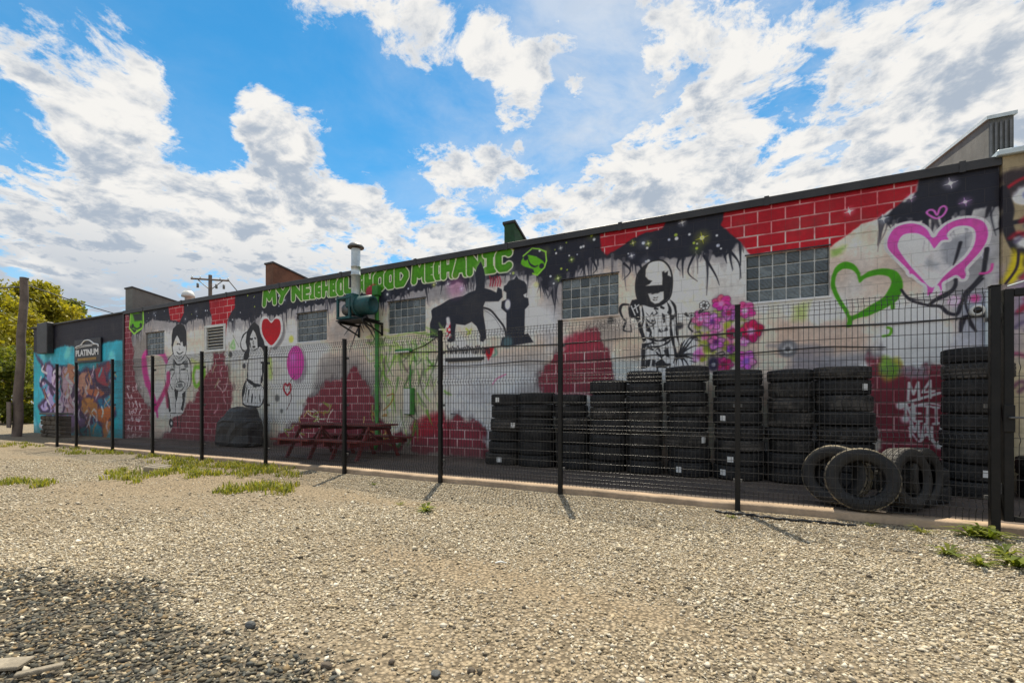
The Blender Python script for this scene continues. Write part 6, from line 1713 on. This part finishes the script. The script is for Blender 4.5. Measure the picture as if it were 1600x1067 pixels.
weed(835, 764, .10, 'weed on the kerb edge below the first tyre stacks', 14, False, 18)
weed(505, 733, .14, 'tall weed at the kerb in front of the picnic tables', 15, False, 26)
weed(585, 757, .10, 'weed between two fence posts right of the picnic tables', 16, True, 16)

def lump(name, label, cat, px, py, sx, sy, sz, mat, seed, rz=0.0):
    b = gnd(px, py); rg = np.random.default_rng(seed); v, f = ico()
    v = v*(1+rg.normal(0, .14, (12, 1)))*np.array([sx, sy, sz]); z0 = float(hgt(np.array(b[0]), np.array(b[1])))
    me = bpy.data.meshes.new(name); me.from_pydata(v.tolist(), [], f.tolist()); me.update()
    import bmesh
    bm = bmesh.new(); bm.from_mesh(me); bmesh.ops.bevel(bm, geom=list(bm.edges), offset=min(sx, sy, sz)*.16, segments=1, affect='EDGES'); bm.to_mesh(me); bm.free()
    o = link(name, me, mat); o.location = (b[0], b[1], z0+sz*.62); o.rotation_euler = (0, 0, rz); tag(o, label, cat, 'larger rocks lying in the gravel')
lump('rock', 'dark blue-grey rock lying alone at the edge of the slate', 'rock', 391, 984, .034, .028, .026, M['rock'], 1)
lump('rock', 'low brown rock, leftmost of three along the bottom of the picture', 'rock', 510, 1052, .040, .025, .016, M['stone_wall'], 2)
lump('rock', 'brown rock beside the low brown one at the bottom edge', 'rock', 612, 1042, .020, .018, .016, M['stone_wall'], 3)
lump('rock', 'blue-grey rock at the bottom edge, middle of the picture', 'rock', 682, 1058, .028, .022, .020, M['rock'], 4)
lump('rock', 'grey rock to the right at the bottom edge', 'rock', 736, 1050, .026, .02, .015, M['stone_wall'], 5)
lump('rock', 'small dark rock in the open gravel below the fourth post', 'rock', 868, 864, .020, .018, .016, M['stone_wall'], 6)
lump('rock', 'small dark rock alone in the gravel below the loose tyres', 'rock', 1358, 900, .022, .016, .014, M['stone_wall'], 7)
lump('rock', 'dark rock just above the slate patch, beside its edge', 'rock', 307, 937, .026, .02, .016, M['stone_wall'], 8)
def litter():
    b = gnd(250, 737)
    t = thing('timber_block', 'weathered broken timber block lying in the grass by the fence', 'timber', b)
    Mx = Rot((b[0], b[1], .05), R(3), R(4), R(18))
    for i, (y0, y1) in enumerate(((-.14, -.05), (-.045, .05), (.055, .13))):
        mb = MB(); mb.bbox(-.25+.03*i, .26-.05*i, y0*.8, y1*.8, -.05, .05+.012*i, .012, Mx); mb.build('plank', M['old_timber'], t)
    pts = [gnd(px, py, .012) for px, py in ((1118,799),(1140,802),(1165,804),(1195,808),(1230,812),(1268,815),(1300,818),(1338,822))]
    mb = MB(); mb.tube([(p[0], p[1], .018+.006*math.sin(i*1.7)) for i, p in enumerate(curve([q[:2] for q in pts], False, 5))], .015, 8); o = mb.build('hose', M['black_plastic']); tag(o, 'black rubber hose lying on the gravel along the kerb', 'hose')
    for i, (px, py, L, W, a, lab) in enumerate(((8, 1048, .10, .045, .5, 'pale flat broken board, upper of two in the near corner'), (62, 1058, .085, .016, .9, 'narrow pale wood strip beside the broken board in the near corner'))):
        b = gnd(px, py); z0 = float(hgt(np.array(b[0]), np.array(b[1])))
        mb = MB(); mb.bbox(-L, L, -W, W, 0, .018, .004, Rot((b[0], b[1], z0+.022), R(4), R(-3), a)); o = mb.build('board', M['old_timber']); tag(o, lab, 'board', 'broken boards in the near corner')
    b = gnd(782, 886); mb = MB(); mb.tube([(b[0]-.035, b[1]-.02, .035), (b[0], b[1], .045), (b[0]+.045, b[1]+.02, .035)], [.006, .009, .004], 6); o = mb.build('stick', M['white_paint']); tag(o, 'small bleached white stick lying in the open gravel', 'stick')
litter()
